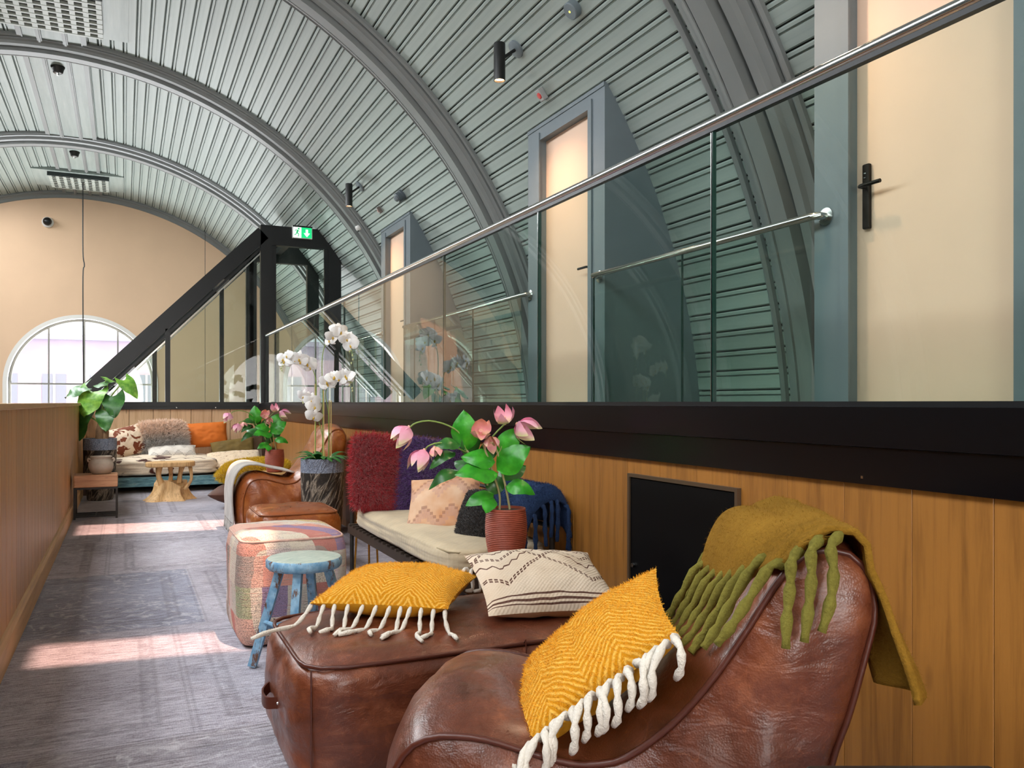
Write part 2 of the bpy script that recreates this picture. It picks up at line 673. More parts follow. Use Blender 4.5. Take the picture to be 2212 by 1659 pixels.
# frames around the two made-up sun slots in the vault over the aisle
for i, (p0, p1, y0, y1) in enumerate(HOLES[:2]):
    w = thing('window_%d' % (i + 2), ('near' if i == 0 else 'far') + ' added roof slot, out of view, that shapes a sun band on the aisle', 'window', kind='structure')
    for (q0, q1, a0, a1) in ((p0 - .5, p0, y0 - .04, y1 + .04), (p1, p1 + .5, y0 - .04, y1 + .04), (p0, p1, y0 - .04, y0), (p0, p1, y1, y1 + .04)):
        b = MB()
        vs = [vp(q0, a0, RB - .02), vp(q1, a0, RB - .02), vp(q1, a1, RB - .02), vp(q0, a1, RB - .02), vp(q0, a0, RB + .2), vp(q1, a0, RB + .2), vp(q1, a1, RB + .2), vp(q0, a1, RB + .2)]
        b.add(vs, [(0, 3, 2, 1), (4, 5, 6, 7), (0, 1, 5, 4), (1, 2, 6, 5), (2, 3, 7, 6), (3, 0, 4, 7)]).build('frame', M_RIB, w, 0)

# ------------------------------------------------------------------ end gable with the arched window
WX, WR, WZ = VX, 1.40, 1.60        # window axis, opening radius, springing height


def arch(r, n=40):
    return [(WX + r * math.cos(PI * i / n), WZ + r * math.sin(PI * i / n)) for i in range(n + 1)]


def gable(y, name, label, mat, thick=.25, sgn=1):
    """wall under the vault with an arched opening, made in radial quads"""
    n = 40
    ain = [(WX + WR, -.2)] + arch(WR, n) + [(WX - WR, -.2)]
    aout = []
    for i in range(n + 3):
        t = PI * (i - 1) / n
        t = min(max(t, -.15), PI + .15)
        aout.append((VX + (RB + .02) * math.cos(t), max(-.2, VZ + (RB + .02) * math.sin(t))))
    aout[0] = (aout[1][0], -.2)
    aout[-1] = (aout[-2][0], -.2)
    b = MB()
    m = len(ain)
    vs = [(x, y, z) for x, z in ain] + [(x, y, z) for x, z in aout] + [(x, y + sgn * thick, z) for x, z in ain]
    fs = []
    for i in range(m - 1):
        fs.append((i, i + 1, m + i + 1, m + i))
        fs.append((i, 2 * m + i, 2 * m + i + 1, i + 1))
    b.add(vs, fs)
    return tag(b.build(name, mat, smooth=30, fixn=False), label, 'wall', kind='structure')


gable(YE, 'wall_end', 'peach plastered end gable wall under the vault', M_END)
gable(YB, 'wall_back', 'peach plastered gable wall behind the viewpoint', M_END, .25, -1)
win = thing('window_1', 'large arched window with thin grey bars in the far gable', 'window', kind='structure')
b = MB()
n = 40
prf = [(WR + .09, -.015), (WR + .0, -.015), (WR - .005, .02)]
ring = []
for (r, dy) in [(WR + .07, -.02), (WR - .01, -.02), (WR - .01, .2)]:
    ring.append([(WX + r, YE + dy, -.2)] + [(x, YE + dy, z) for x, z in arch(r, n)] + [(WX - r, YE + dy, -.2)])
m = n + 3
vs = [p for r in ring for p in r]
fs = [(k * m + i, k * m + i + 1, (k + 1) * m + i + 1, (k + 1) * m + i) for k in range(2) for i in range(m - 1)]
b.add(vs, fs).build('reveal', M_WHITE, win, 30)
b = MB()
pts = [(WX + WR - .035, YE + .2, -.2)] + [(x, YE + .2, z) for x, z in arch(WR - .035, n)] + [(WX - WR + .035, YE + .2, -.2)]
M_WFRAME = plain('window_frame_grey', '8d8a83', .5)
b.tube(pts, .032, 6).build('frame', M_WFRAME, win)
for dx, zt in ((-.65, WZ + 1.20), (.02, WZ + 1.36), (.67, WZ + 1.18)):
    MB().box(WX + dx - .016, WX + dx + .016, YE + .17, YE + .21, -.2, zt).build('glazing_bar', M_WFRAME, win, 0)
MB().box(WX - WR + .03, WX + WR - .03, YE + .165, YE + .215, WZ - .018, WZ + .018).build('glazing_bar', M_WFRAME, win, 0)
b = MB()
vs = [(WX + WR - .02, YE + .19, -.2)] + [(x, YE + .19, z) for x, z in arch(WR - .02, n)] + [(WX - WR + .02, YE + .19, -.2)]
b.add(vs, [tuple(range(len(vs)))]).build('pane', M_WPANE, win, 0)

# pale building and planting seen through the window
bl = thing('street_building', 'pale building across the street seen through the arched window', 'building', (0, 0, 0))
M_BLD = plain('pale_facade', 'd9c3cf', .9, var=.06, vs=.8)
M_BLDW = plain('far_window_dark', '9aa0ac', .3)
MB().box(-14, 6, 36, 40, -3, 3.6).build('facade', M_BLD, bl, 0)
MB().box(-14.3, 6.3, 35.8, 40.2, 3.6, 3.8).build('roof', plain('far_roof', 'b7b4c6', .8), bl, 0)
for x in (-7.6, -6.0, -4.4, -2.8, -1.2, .4, 2.0):
    w = MB().box(x, x + .8, 35.92, 36.02, 1.2, 2.3).build('window', M_BLDW, bl, 0)
    MB().box(x + .36, x + .44, 35.88, 35.93, 1.2, 2.3).build('glazing_bar', M_WHITE, w, 0)

# ------------------------------------------------------------------ left partition
wl = tag(MB().box(XL - .11, XL - .02, -3, YW + .05, 0, EYE - .03).build('wall_left', plain('partition_core', '5a3c20', .7), smooth=0), 'low wooden partition of narrow upright planks along the aisle', 'wall', kind='structure')
PW = .197
pm = MB()
pp = [(0, .002), (0, PW * 0), (0, 0)]
g = .0035
pts = [(-.018, 0), (-.004, 0), (0, g), (0, PW - g), (-.004, PW), (-.018, PW)]
vs = [(x, y, 0) for x, y in pts] + [(x, y, EYE - .03) for x, y in pts]
pm.add(vs, [(i, i + 1, 7 + i, 6 + i) for i in range(5)])
plank_me = pm.mesh('plank', M_WLEFT, 0)
y = -1.0
while y < YW - .02:
    o = link('plank', plank_me, wl)
    o.location = (XL, y, 0)
    y += PW + .0012
bevel(tag(MB().box(XL - .14, XL + .018, -3, YW + .03, EYE - .034, EYE - .003).build('trim_1', M_CAP, smooth=0), 'pale wooden capping rail on top of the low partition', 'trim', kind='structure'), .005)
bb = tag(MB().prism([(XL - .002, 0), (XL + .022, 0), (XL + .022, .115), (XL + .016, .125), (XL + .012, .14), (XL - .002, .145)], -3, YW).build('baseboard_left', M_CAP, smooth=0), 'wooden skirting board at the foot of the low partition', 'baseboard', kind='structure')

# ------------------------------------------------------------------ right lower wall, hatch, fascia
wr = tag(MB().box(XW + .02, XW + .1, -3, YW, 0, ZL - .02).build('wall_right', plain('wall_core', '4a2f18', .8), smooth=0), 'honey coloured wooden wall of upright planks below the landing', 'wall', kind='structure')
PW2 = .235
pts = [(.018, 0), (.0015, 0), (0, .0015), (0, PW2 - .0015), (.0015, PW2), (.018, PW2)]
vs = [(x, y, 0) for x, y in pts] + [(x, y, ZL - .02) for x, y in pts]
b = MB().add(vs, [(i, 6 + i, 7 + i, i + 1) for i in range(5)])
plank2 = b.mesh('plank', M_WRIGHT, 0)
y = -1.0
while y < YW - .02:
    o = link('plank', plank2, wr)
    o.location = (XW, y, 0)
    y += PW2 + (.001 if int(y * 10) % 7 else .004)
fas = thing('trim_2', 'long black steel edge beam of the landing under the glass', 'trim', kind='structure')
MB().box(XF - .012, XF + .06, -3, YW - .01, EYE - .126, EYE - .012).build('upper_plate', M_FASCIA, fas, 0)
MB().prism([(XF + .004, EYE - .235), (XF + .10, EYE - .235), (XF + .10, EYE - .126), (XF - .004, EYE - .128)], -3, YW - .01).build('lower_plate', M_FASCIA, fas, 0)
MB().box(XF + .02, XF + .14, -3, YW - .01, EYE - .012, EYE + .004).build('glass_channel', M_BLACK, fas, 0)
hat = thing('wall_hatch', 'black metal access hatch set into the wooden wall behind the leather lounger', 'hatch', (XW, 2.31, .12))
bevel(MB().box(-.012, .03, 0, .67, 0, .768).build('hatch_door', plain('hatch_black', '050506', .5, spec=.12), hat, 0), .004)
for bx_ in ((-.018, .03, -.014, 0, -.014, .782), (-.018, .03, .67, .684, -.014, .782), (-.018, .03, 0, .67, .768, .782), (-.018, .03, 0, .67, -.014, 0)):
    MB().box(*bx_).build('hatch_frame', plain('hatch_frame_brown', '5c4a38', .4, .4), hat, 0)
MB().lathe([(0, 0), (.009, 0), (.009, .01), (0, .01)], 14, M=Matrix.Translation((-.013, .64, .40)) @ Matrix.Rotation(-PI / 2, 4, 'Y')).build('lock', M_STEEL, hat)

# ------------------------------------------------------------------ end plank wall behind the daybed
we = tag(MB().box(XL, XW, YW + .02, YW + .14, 0, EYE - .1).build('wall_planked', plain('wall_core_pale', '7a5a3c', .8), smooth=0), 'pale knotty plank wall closing the aisle behind the daybed', 'wall', kind='structure')
x = XL
i = 0
while x < XW - .02:
    w = (.30, .27, .33, .24, .29)[i % 5]
    w = min(w, XW - x)
    o = bevel(MB().box(0, w - .006, 0, .02, 0, EYE - .09).build('plank', M_WEND, we, 0), .003, 1)
    o.location = (x, YW, 0)
    x += w
    i += 1
jb = thing('wall_box', 'tiny brown box on the wooden wall under the black beam', 'wall box', (XW, 1.755, .985))
bevel(MB().box(-.016, 0, -.028, .028, -.014, .014).build('box_body', plain('box_brown', '7a3a1c', .5), jb, 0), .003)
MB().box(-.019, -.016, -.004, .004, -.004, .004).build('screw', M_STEEL, jb, 0)
sill = thing('trim_3', 'black steel sill beam on the pale plank wall', 'trim', kind='structure')
MB().box(XL + .05, XF, YW - .03, YW + .14, EYE - .10, EYE - .012).build('sill_beam', M_BLACK, sill, 0)
MB().box(XL + .05, XF, YW - .045, YW - .02, EYE - .05, EYE + .012).build('sill_lip', M_BLACK, sill, 0)
for px in (.72, 1.28):
    MB().lathe([(0, 0), (.013, 0), (.010, .008), (0, .01)], 12, M=Matrix.Translation((px, YW - .03, EYE - .075)) @ Matrix.Rotation(PI / 2, 4, 'X')).build('bolt', M_STEEL, sill)


# ------------------------------------------------------------------ doors in their dormer casings on the landing
DX, CX = 3.27, 3.20
ZH, ZT = EYE + 2.23, EYE + 2.33


def lever_set(parent, y, sgn, z=ZL + 1.05):
    """lock plate with a lever; sgn = direction of the lever along y"""
    pl = bevel(MB().box(DX - .024, DX, y - .021, y + .021, z - .20, z + .115).build('lock_plate', M_GUN, parent, 0), .008, 3)
    MB().box(DX - .027, DX - .023, y - .006, y + .006, z + .065, z + .071).build('reader_mark', M_STEEL, pl, 0)
    MB().box(DX - .027, DX - .023, y - .006, y + .006, z + .045, z + .049).build('reader_mark', M_STEEL, pl, 0)
    lv = MB().tube([(DX - .02, y, z), (DX - .062, y, z), (DX - .066, y + sgn * .01, z), (DX - .066, y + sgn * .125, z)], .0095, 10).build('lever', M_GUN, parent)
    return pl


def make_door(i, y0, y1, handle_far, label):
    d = thing('door_%d' % i, label, 'door', kind='structure')
    MB().box(DX, DX + .05, y0, y1, ZL + .005, ZH).build('door_leaf', M_DOOR, d, 0)
    for (a, b_) in ((y0 - .21, y0), (y1, y1 + .21)):
        MB().box(CX, 4.3, a, b_, ZL, ZT).build('casing', M_CASING, d, 0)
    for (a, b_) in ((y0 - .012, y0), (y1, y1 + .012)):
        MB().box(CX - .012, CX, a - .02, b_ + .02, ZL, ZT - .04).build('casing_bead', M_CASING, d, 0)
    MB().box(CX, 4.0, y0, y1, ZH, ZT).build('header', M_CASING, d, 0)
    MB().box(CX - .008, CX + .05, y0 - .21, y1 + .21, ZT, ZT + .03).build('header_cap', M_CASING, d, 0)
    if handle_far:
        lever_set(d, y1 - .07, -1)
    else:
        lever_set(d, y0 + .07, 1)
    return d


make_door(1, 2.13, 3.0, True, 'large cream door nearest on the landing with dark lock plate')
make_door(2, 5.47, 6.33, False, 'cream door in the middle of the landing behind the glass')
make_door(3, 10.06, 10.92, False, 'farthest cream door on the landing before the black portal')


def guard(y0, y1, n, label):
    """low steel rail with glass between two casings"""
    t = thing('guard_rail', label, 'railing', (3.13, y0, ZL), group='low guard rails between the landing doors')
    L = y1 - y0
    zr = .945
    MB().tube([(.07, .09, zr), (.02, .09, zr), (0, .11, zr), (0, L - .11, zr), (.02, L - .09, zr), (.07, L - .09, zr)], .02, 12).build('rail', M_STEEL, t)
    for yy in (.09, L - .09):
        MB().lathe([(0, 0), (.045, 0), (.045, .006), (.02, .010), (0, .010)], 24, M=Matrix.Translation((.07, yy, zr)) @ Matrix.Rotation(-PI / 2, 4, 'Y')).build('flange', M_STEEL, t)
    for k in range(n):
        a, b_ = .12 + (L - .24) * k / n + .004, .12 + (L - .24) * (k + 1) / n - .004
        p = MB().box(-.006, .006, a, b_, .0, zr - .012).build('glass_panel', M_GLASS, t, 0)
        MB().box(-.007, .007, b_ - .0005, b_ + .004, .0, zr - .012).build('glass_edge', M_EDGE, p, 0)
    return t


guard(3.04, 5.42, 2, 'low steel and glass guard rail between the nearest and middle doors')
guard(6.40, 10.0, 3, 'low steel and glass guard rail between the middle and farthest doors')
guard(10.98, 13.3, 2, 'low steel and glass guard rail between the farthest door and portal')

# ------------------------------------------------------------------ glass balustrade with handrail
GX = 2.03
bal = thing('glass_balustrade', 'long frameless glass balustrade with steel handrail above the black beam', 'balustrade', (GX, 0, EYE))
MB().tube([(0, -1.2, 1.062), (0, YW - .08, 1.062)], .0215, 16).build('handrail', M_STEEL, bal)
MB().box(-.012, .012, -1.2, YW - .08, 1.028, 1.045).build('rail_channel', M_BLACK, bal, 0)
J = [-.38, 1.08, 2.547, 4.011, 5.48, 6.952, 8.395, 9.846, 11.303, 12.76, YW - .1]
for a, b_ in zip(J, J[1:]):
    p = MB().box(-.008, .008, a + .005, b_ - .005, -.01, 1.034).build('glass_panel', M_GLASS, bal, 0)
    MB().box(-.0085, .0085, a + .003, a + .0065, -.01, 1.034).build('glass_edge', M_STEEL, p, 0)
    MB().box(-.0085, .0085, b_ - .0065, b_ - .003, -.01, 1.034).build('glass_edge', M_EDGE, p, 0)

# ------------------------------------------------------------------ black steel and glass stair enclosure beyond the plank wall
st = thing('stair_enclosure', 'black steel and glass stair enclosure with sloping roof and tall portal', 'stair enclosure', (0, YW, EYE))
YD = 1.75
PT = 2.82                           # portal height above the landing edge
for yy in (0.02, YD):
    nm = yy < .1
    MB().box(1.96, 2.14, yy, yy + .12, 0 if nm else -1.1, PT).build('post', M_BLACK, st, 0)
    MB().box(3.03, 3.24, yy, yy + .12, 0 if nm else -1.1, PT).build('post', M_BLACK, st, 0)
    MB().box(2.14, 3.03, yy, yy + .12, PT - .31, PT).build('lintel', M_BLACK, st, 0)
    MB().beam((-.52, yy + .07, .13), (2.0, yy + .07, PT - .13), .14, .22, (0, 0, 1)).build('sloping_beam', M_BLACK, st, 0)
    MB().beam((-.30, yy + .05, .12), (1.98, yy + .05, PT - .36), .05, .035).build('glazing_strip', M_BLACK, st, 0)
    MB().beam((-.22, yy + .05, .12), (1.98, yy + .05, PT - .43), .04, .02).build('glazing_strip', M_STEEL, st, 0)
for x, zt, yy in ((.60, 1.12, .02), (.47, .98, YD), (1.55, 2.2, YD), (2.05, 2.6, YD)):
    MB().box(x - .035, x + .035, yy, yy + .09, 0, zt).build('mullion', M_BLACK, st, 0)
for x, z in ((1.98, PT - .08), (2.5, PT - .08), (3.05, PT - .08), (1.45, 2.02)):
    MB().box(x - .05, x + .05, .12, YD, z - .09, z).build('cross_beam', M_BLACK, st, 0)
# door frame inside the portal
for bx_ in ((2.14, 2.20, 0, PT - .31), (2.97, 3.03, 0, PT - .31)):
    MB().box(bx_[0], bx_[1], .04, .10, bx_[2], bx_[3]).build('door_frame', M_BLACK, st, 0)
MB().box(2.20, 2.97, .06, .075, 0, PT - .31).build('glass_panel', M_GLASS2, st, 0)
MB().add([(-.32, .07, .0), (.56, .07, 0), (.56, .07, .98), (-.32, .07, .10)], [(0, 1, 2, 3)]).build('glass_panel', M_GLASS2, st, 0)
MB().add([(.64, .07, .0), (1.96, .07, 0), (1.96, .07, 2.38), (.64, .07, 1.06)], [(0, 1, 2, 3)]).build('glass_panel', M_GLASS2, st, 0)
MB().add([(.0, YD + .04, -.6), (1.96, YD + .04, -.6), (1.96, YD + .04, 2.36), (.0, YD + .04, .42)], [(0, 1, 2, 3)]).build('glass_panel', M_GLASS2, st, 0)
MB().add([(-.4, .12, .34), (2.0, .12, PT + .02), (2.0, YD, PT + .02), (-.4, YD, .34)], [(0, 1, 2, 3)]).build('roof_glass', M_GLASS2, st, 0)
MB().add([(2.0, .12, PT + .01), (3.2, .12, PT + .01), (3.2, YD, PT + .01), (2.0, YD, PT + .01)], [(0, 1, 2, 3)]).build('roof_glass', M_GLASS2, st, 0)

ex = thing('exit_sign', 'lit green running man exit sign on the black portal lintel', 'sign', (2.60, YW - .012, EYE + PT - .085))
MB().box(-.155, .155, -.03, .03, -.095, .105).build('housing', M_WHTPL, ex, 0)
MB().box(-.145, -.02, -.034, -.029, -.085, .08).build('sign_field', emit('sign_white', 'e9fff2', 1.0), ex, 0)
MB().box(-.02, .145, -.034, -.029, -.085, .08).build('sign_field', emit('sign_green', '12b36a', 1.0), ex, 0)
MB().box(-.155, .155, -.036, -.028, .08, .105).build('top_strip', M_BLKPL, ex, 0)
M_SG, M_SW = emit('sign_figure_green', '0a9a58', .8), emit('sign_arrow_white', 'ffffff', 1.3)
MB().prism([(.05, .05), (.085, .05), (.085, -.01), (.115, -.01), (.0675, -.07), (.02, -.01), (.05, -.01)], -.037, -.034).build('arrow', M_SW, ex, 0)
man = MB()
for p, q, w in (((-.075, .035), (-.09, -.01), .026), ((-.09, -.01), (-.06, -.03), .014), ((-.06, -.03), (-.07, -.07), .012), ((-.09, -.01), (-.11, -.04), .014), ((-.11, -.04), (-.135, -.045), .012), ((-.075, .03), (-.045, .01), .010), ((-.078, .03), (-.11, .035), .010), ((-.11, .035), (-.12, .01), .010)):
    man.beam((p[0], -.0355, p[1]), (q[0], -.0355, q[1]), .003, w, (p[1] - q[1], 0, q[0] - p[0]))
man.lathe([(0, -.0015), (.015, -.0015), (.015, .0015), (0, .0015)], 16, M=Matrix.Translation((-.062, -.0355, .055)) @ Matrix.Rotation(PI / 2, 4, 'X'))
man.build('running_figure', M_SG, ex, 0)['kind'] = 'stuff'


# ------------------------------------------------------------------ lamps and devices on the vault
def on_vault(phi, y, r=RB):
    """matrix: z points from the boards into the room"""
    a = math.radians(phi)
    zx = Vector((-math.sin(a), 0, -math.cos(a)))
    yx = Vector((0, 1, 0))
    xx = yx.cross(zx)
    M = Matrix((xx, yx, zx)).transposed().to_4x4()
    M.translation = Vector(vp(phi, y, r))
    return M


M_GLOW = emit('lamp_glow', 'ffc890', 14)


def spot(phi, y, label, power):
    t = thing('spot_lamp', label, 'lamp', vp(phi, y), group='black cylinder spot lamps on the vault')
    M = on_vault(phi, y)
    M.translation = Vector((0, 0, 0))
    MB().lathe([(0, 0), (.072, 0), (.072, .018), (.066, .022), (0, .022)], 32, M=M).build('ceiling_plate', M_CASING, t)
    a = math.radians(phi)
    p1 = M @ Vector((0, 0, .022))
    p2 = M @ Vector((0, 0, .16)) + Vector((0, 0, .01))
    MB().tube([p1, p2], .013, 10).build('arm', M_BLKPL, t)
    c = p2 + Vector((-.03, 0, 0))
    MB().lathe([(0, .11), (.044, .11), (.046, .105), (.046, -.185), (.041, -.185), (.041, -.165), (0, -.165)], 28, c, cap=False).build('shade', M_BLKPL, t)
    MB().lathe([(0, -.166), (.040, -.166), (.040, -.170), (0, -.170)], 24, c, cap=False).build('lens', M_GLOW, t)
    l = bpy.data.lights.new('spot_light', 'SPOT')
    l.energy = power
    l.color = (1.0, .66, .42)
    l.spot_size = math.radians(118)
    l.spot_blend = .9
    l.shadow_soft_size = .04
    o = bpy.data.objects.new('spot_light', l)
    o.location = c + Vector((0, 0, -.19))
    o.parent = t
    COL.objects.link(o)
    return t


spot(48.3, 6.02, 'black cylinder spot lamp on the vault above the middle door, nearest of two', 62)
spot(47.9, 10.8, 'black cylinder spot lamp on the vault above the farthest door', 62)
spot(48.3, 3.25, 'black cylinder spot lamp above the nearest door, beyond the upper edge', 62)


def on(phi, y, name, label, cat, **k):
    t = thing(name, label, cat, **k)
    t.matrix_world = on_vault(phi, y)
    return t


t = on(49.0, 5.14, 'emergency_light', 'small round grey emergency light high on the vault boards', 'light')
MB().lathe([(0, 0), (.062, 0), (.062, .05), (.056, .056), (0, .056)], 32).build('body', M_CASING, t)
MB().lathe([(0, .0561), (.009, .0561), (.008, .059), (0, .06)], 12).build('diode', emit('diode_yellow', 'e6e06a', 1.0), t)
t = on(53.0, 6.04, 'fire_alarm', 'small white alarm box with red dot above the middle door', 'alarm')
bevel(MB().box(-.05, .05, -.032, .032, 0, .05).build('body', plain('alarm_grey', 'a4a5a5', .4), t, 0), .006)
MB().lathe([(0, .05), (.026, .05), (.022, .056), (0, .057)], 20).build('alarm_button', plain('alarm_red', 'd3201c', .4), t)
t = on(52.5, 10.71, 'fire_alarm', 'small grey alarm box above the farthest door', 'alarm')
bevel(MB().box(-.045, .045, -.03, .03, 0, .045).build('body', plain('alarm_taupe', '7d716c', .4), t, 0), .006)
MB().lathe([(0, .045), (.022, .045), (.018, .05), (0, .051)], 16).build('alarm_button', plain('alarm_pink', '9c6e66', .4), t)
t = on(52.7, 9.78, 'siren', 'grey round siren on the vault beside the second spot lamp', 'siren')
MB().lathe([(0, 0), (.068, 0), (.068, .03), (.06, .035), (.06, .085), (.05, .095), (0, .095)], 32).build('body', plain('siren_grey', '565f66', .45), t)
MB().lathe([(0, .095), (.038, .095), (.034, .112), (.02, .122), (0, .125)], 24).build('dome', plain('siren_dome', '7f878c', .25), t)
t = on(52.8, 11.72, 'security_camera', 'white dome security camera on the vault beside the black portal', 'camera')
MB().lathe([(0, 0), (.062, 0), (.062, .02), (.05, .035), (0, .035)], 28).build('base', M_WHTPL, t)
MB().lathe([(.0, .02), (.048, .03), (.055, .055), (.048, .085), (.028, .10), (0, .105)], 28).build('dome', M_WHTPL, t)
for dy in (-.018, .018):
    MB().lathe([(0, 0), (.013, 0), (.011, .006), (0, .006)], 14, M=Matrix.Translation((-.03, dy, .094)) @ Matrix.Rotation(-.45, 4, 'Y')).build('lens', M_BLKPL, t)
t = thing('wall_camera', 'small black ball camera on the peach end gable', 'camera', (-1.448, YE, 4.976))
MB().lathe([(0, 0), (.11, 0), (.11, .05), (.08, .08), (0, .08)], 28, M=Matrix.Rotation(PI / 2, 4, 'X')).build('base', M_WHTPL, t)
b = MB()
b.grid(lambda u, v: (.085 * math.sin(PI * u) * math.cos(2 * PI * v), -.12 + .085 * math.sin(PI * u) * math.sin(2 * PI * v), .085 * math.cos(PI * u)), 12, 20, cv=True).build('ball', M_BLKPL, t)
for i, (yy, what) in enumerate(((12.50, 'nearest of two'), (16.62, 'farther of two'))):
    t = thing('sprinkler', 'dark cup shaped sprinkler on the vault ridge, ' + what, 'sprinkler', (VX, yy, VZ + RB - .026), group='sprinklers along the ridge')
    MB().lathe([(0, 0), (.085, 0), (.085, -.012), (.078, -.02), (.062, -.075), (.05, -.085), (0, -.085)], 28).build('cup', plain('bronze', '3a3836', .4, .5), t)
    MB().lathe([(0, -.085), (.02, -.085), (.012, -.115), (0, -.115)], 14).build('nozzle', M_STEEL, t)


def vent(y0, y1, hw, label, cols, rows):
    t = thing('ceiling_vent', label, 'vent', (VX, (y0 + y1) / 2, VZ + RB - .1), group='ridge vents')
    h = (y1 - y0) / 2
    MB().box(-hw - .30, hw + .30, -h - .16, h + .12, .02, .10).build('backing_board', M_CEIL, t, 0)
    MB().box(-hw + .02, hw - .02, -h + .02, h - .02, .0, .02).build('duct', plain('duct_dark', '1a1512', .9), t, 0)
    gm = plain('vent_paint', 'b4bbb3', .5)
    for k in range(cols + 1):
        x = -hw + 2 * hw * k / cols
        MB().box(x - .028, x + .028, -h, h, -.03, .01).build('slat', gm, t, 0)
    for k in range(rows + 1):
        y = -h + 2 * h * k / rows
        MB().box(-hw - .028, hw + .028, y - .016, y + .016, -.034, .006).build('slat', gm, t, 0)
    MB().box(-hw - .04, hw + .04, -h - .05, -h - .016, -.05, .02).build('vent_lip', M_SHELL, t, 0)
    return t


vent(18.05, 19.05, .49, 'pale slotted ridge vent close to the end gable', 8, 7)
vent(10.0, 11.05, .54, 'large pale slotted ridge vent in the upper left corner', 8, 8)
t = tag(MB().tube(spline([(VX + .06, 18.4, 5.58), (VX + .06, 18.4, 4.2), (VX + .085, 18.4, 3.9), (VX + .06, 18.4, 3.6), (VX + .07, 18.4, 1.5), (VX + .07, 18.4, .6)], 30), .011, 6).build('hanging_cable', M_BLKPL), 'thin black cable hanging down from the far ridge vent', 'cable')
t = tag(MB().tube([(1.534, 18.486, 5.07), (1.534, 18.486, .2)], .005, 5).build('hanging_wire', M_BLKPL), 'thin straight wire hanging in front of the end gable', 'wire')


# ================================================================== furniture
# ------------------------------------------------------------------ cloth, leather and fur materials
def leathermat(name, c1, c2, c3, rough=.36):
    t = Mt(name, rough, spec=.5)
    co = t.coord()
    n = t.noise(co, 3.2, 5, .62)
    n2 = t.noise(co, 14, 5, .65, .4)
    f = t.ma('ADD', t.ma('MULTIPLY', n, .65), t.ma('MULTIPLY', n2, .35))
    c = t.ramp(f, [(.30, C(c1)), (.52, C(c2)), (.72, C(c3))])
    # pale hairline creases of worn hide
    vn = t.noise(co, 6, 2)
    w = t.n('ShaderNodeVectorMath', {0: co, 1: t.comb(t.ma('MULTIPLY', vn, .25), t.ma('MULTIPLY', n, .25), t.ma('MULTIPLY', n2, .2))}, operation='ADD').outputs[0]
    e = t.voro(w, 11, 'DISTANCE_TO_EDGE')
    c = t.mix(t.ma('MULTIPLY', t.ramp(e, [(0, 1.0), (.03, 0.0)]), t.ma('MULTIPLY', t.ma('GREATER_THAN', n2, .55), .3)), c, C(c3))
    t.col(c)
    t.inp('Roughness', t.ramp(n2, [(.3, rough * .8), (.7, rough * 1.35)]))
    t.inp('Coat Weight', .25)
    t.inp('Coat Roughness', .22)
    wr = t.noise(t.mp(co, (1, 1, 2.2)), 7, 3, .55, .8)
    h = t.ma('ADD', t.ma('MULTIPLY', wr, 1.0), t.ma('MULTIPLY', t.voro(co, 240), .06))
    t.bump(h, .32, .03)
    return t.m


M_LEA = leathermat('red_brown_leather', '3a180d', '693520', '9a5a38')
M_LEA2 = leathermat('tan_leather', '6b3214', '9c5222', 'c47c3e', .3)
M_PIPE = plain('leather_piping', '4f2214', .4, bump=.1)
M_PIPE2 = plain('tan_leather_piping', '8a4a20', .4, bump=.1)
M_SUEDE = plain('brown_suede', '5a2f17', .6, var=.3, vs=5, bump=.2, bs=20)


def herringmat(name, c1, c2, sx=5.0, sy=60.0):
    t = Mt(name, .9, spec=.2)
    co = t.coord()
    x, y, z = t.sep(co)
    wob = t.ma('MULTIPLY', t.noise(co, 14, 3), .035)
    tri = t.ma('ABSOLUTE', t.ma('SUBTRACT', t.ma('FRACT', t.ma('MULTIPLY', x, sx)), .5))
    ph_ = t.ma('FRACT', t.ma('ADD', t.ma('MULTIPLY', t.ma('ADD', y, wob), sy), t.ma('MULTIPLY', tri, 11.0)))
    st = t.ramp(ph_, [(.18, 0.0), (.42, 1.0), (.62, 1.0), (.86, 0.0)])
    fz = t.noise(t.mp(co, (60, 60, 60)), 3, 3)
    k = t.ma('MULTIPLY', st, t.ramp(fz, [(.25, .35), (.7, .95)]))
    t.col(t.mix(k, t.mix(fz, C(c1), tuple(x * .72 for x in C(c1)[:3]) + (1,)), C(c2)))
    t.inp('Sheen Weight', .35)
    t.inp('Sheen Tint', C(c2))
    t.bump(t.ma('ADD', st, t.ma('MULTIPLY', fz, 1.2)), .35, .006)
    return t.m


M_YEL = herringmat('yellow_herringbone_wool', 'd38c0c', 'efc05a')
M_YELB = plain('yellow_cotton', 'e3a21f', .85, var=.06, vs=9, bump=.1, bs=60)
M_WOOLW = plain('white_wool_yarn', 'ddd5c8', .95, var=.06, vs=40, bump=.5, bs=160)
M_FUZZY = plain('yellow_fuzz', 'f0ae2a', .9)


def weavemat(name, c, var=.12, sc=170, rough=.9, str_=.35):
    t = Mt(name, rough, spec=.2)
    co = t.coord()
    x, y, z = t.sep(co)
    wv = t.ma('MULTIPLY', t.ma('SINE', t.ma('MULTIPLY', x, sc)), t.ma('SINE', t.ma('MULTIPLY', y, sc)))
    n = t.noise(co, 8, 4)
    a = C(c)
    t.col(t.ramp(n, [(.3, tuple(q * (1 - var) for q in a[:3]) + (1,)), (.7, tuple(min(1, q * (1 + var)) for q in a[:3]) + (1,))]))
    t.bump(t.ma('ADD', t.ma('MULTIPLY', wv, .5), t.noise(t.mp(co, (20, 90, 20)), 2, 3)), str_, .004)
    t.inp('Sheen Weight', .2)
    return t


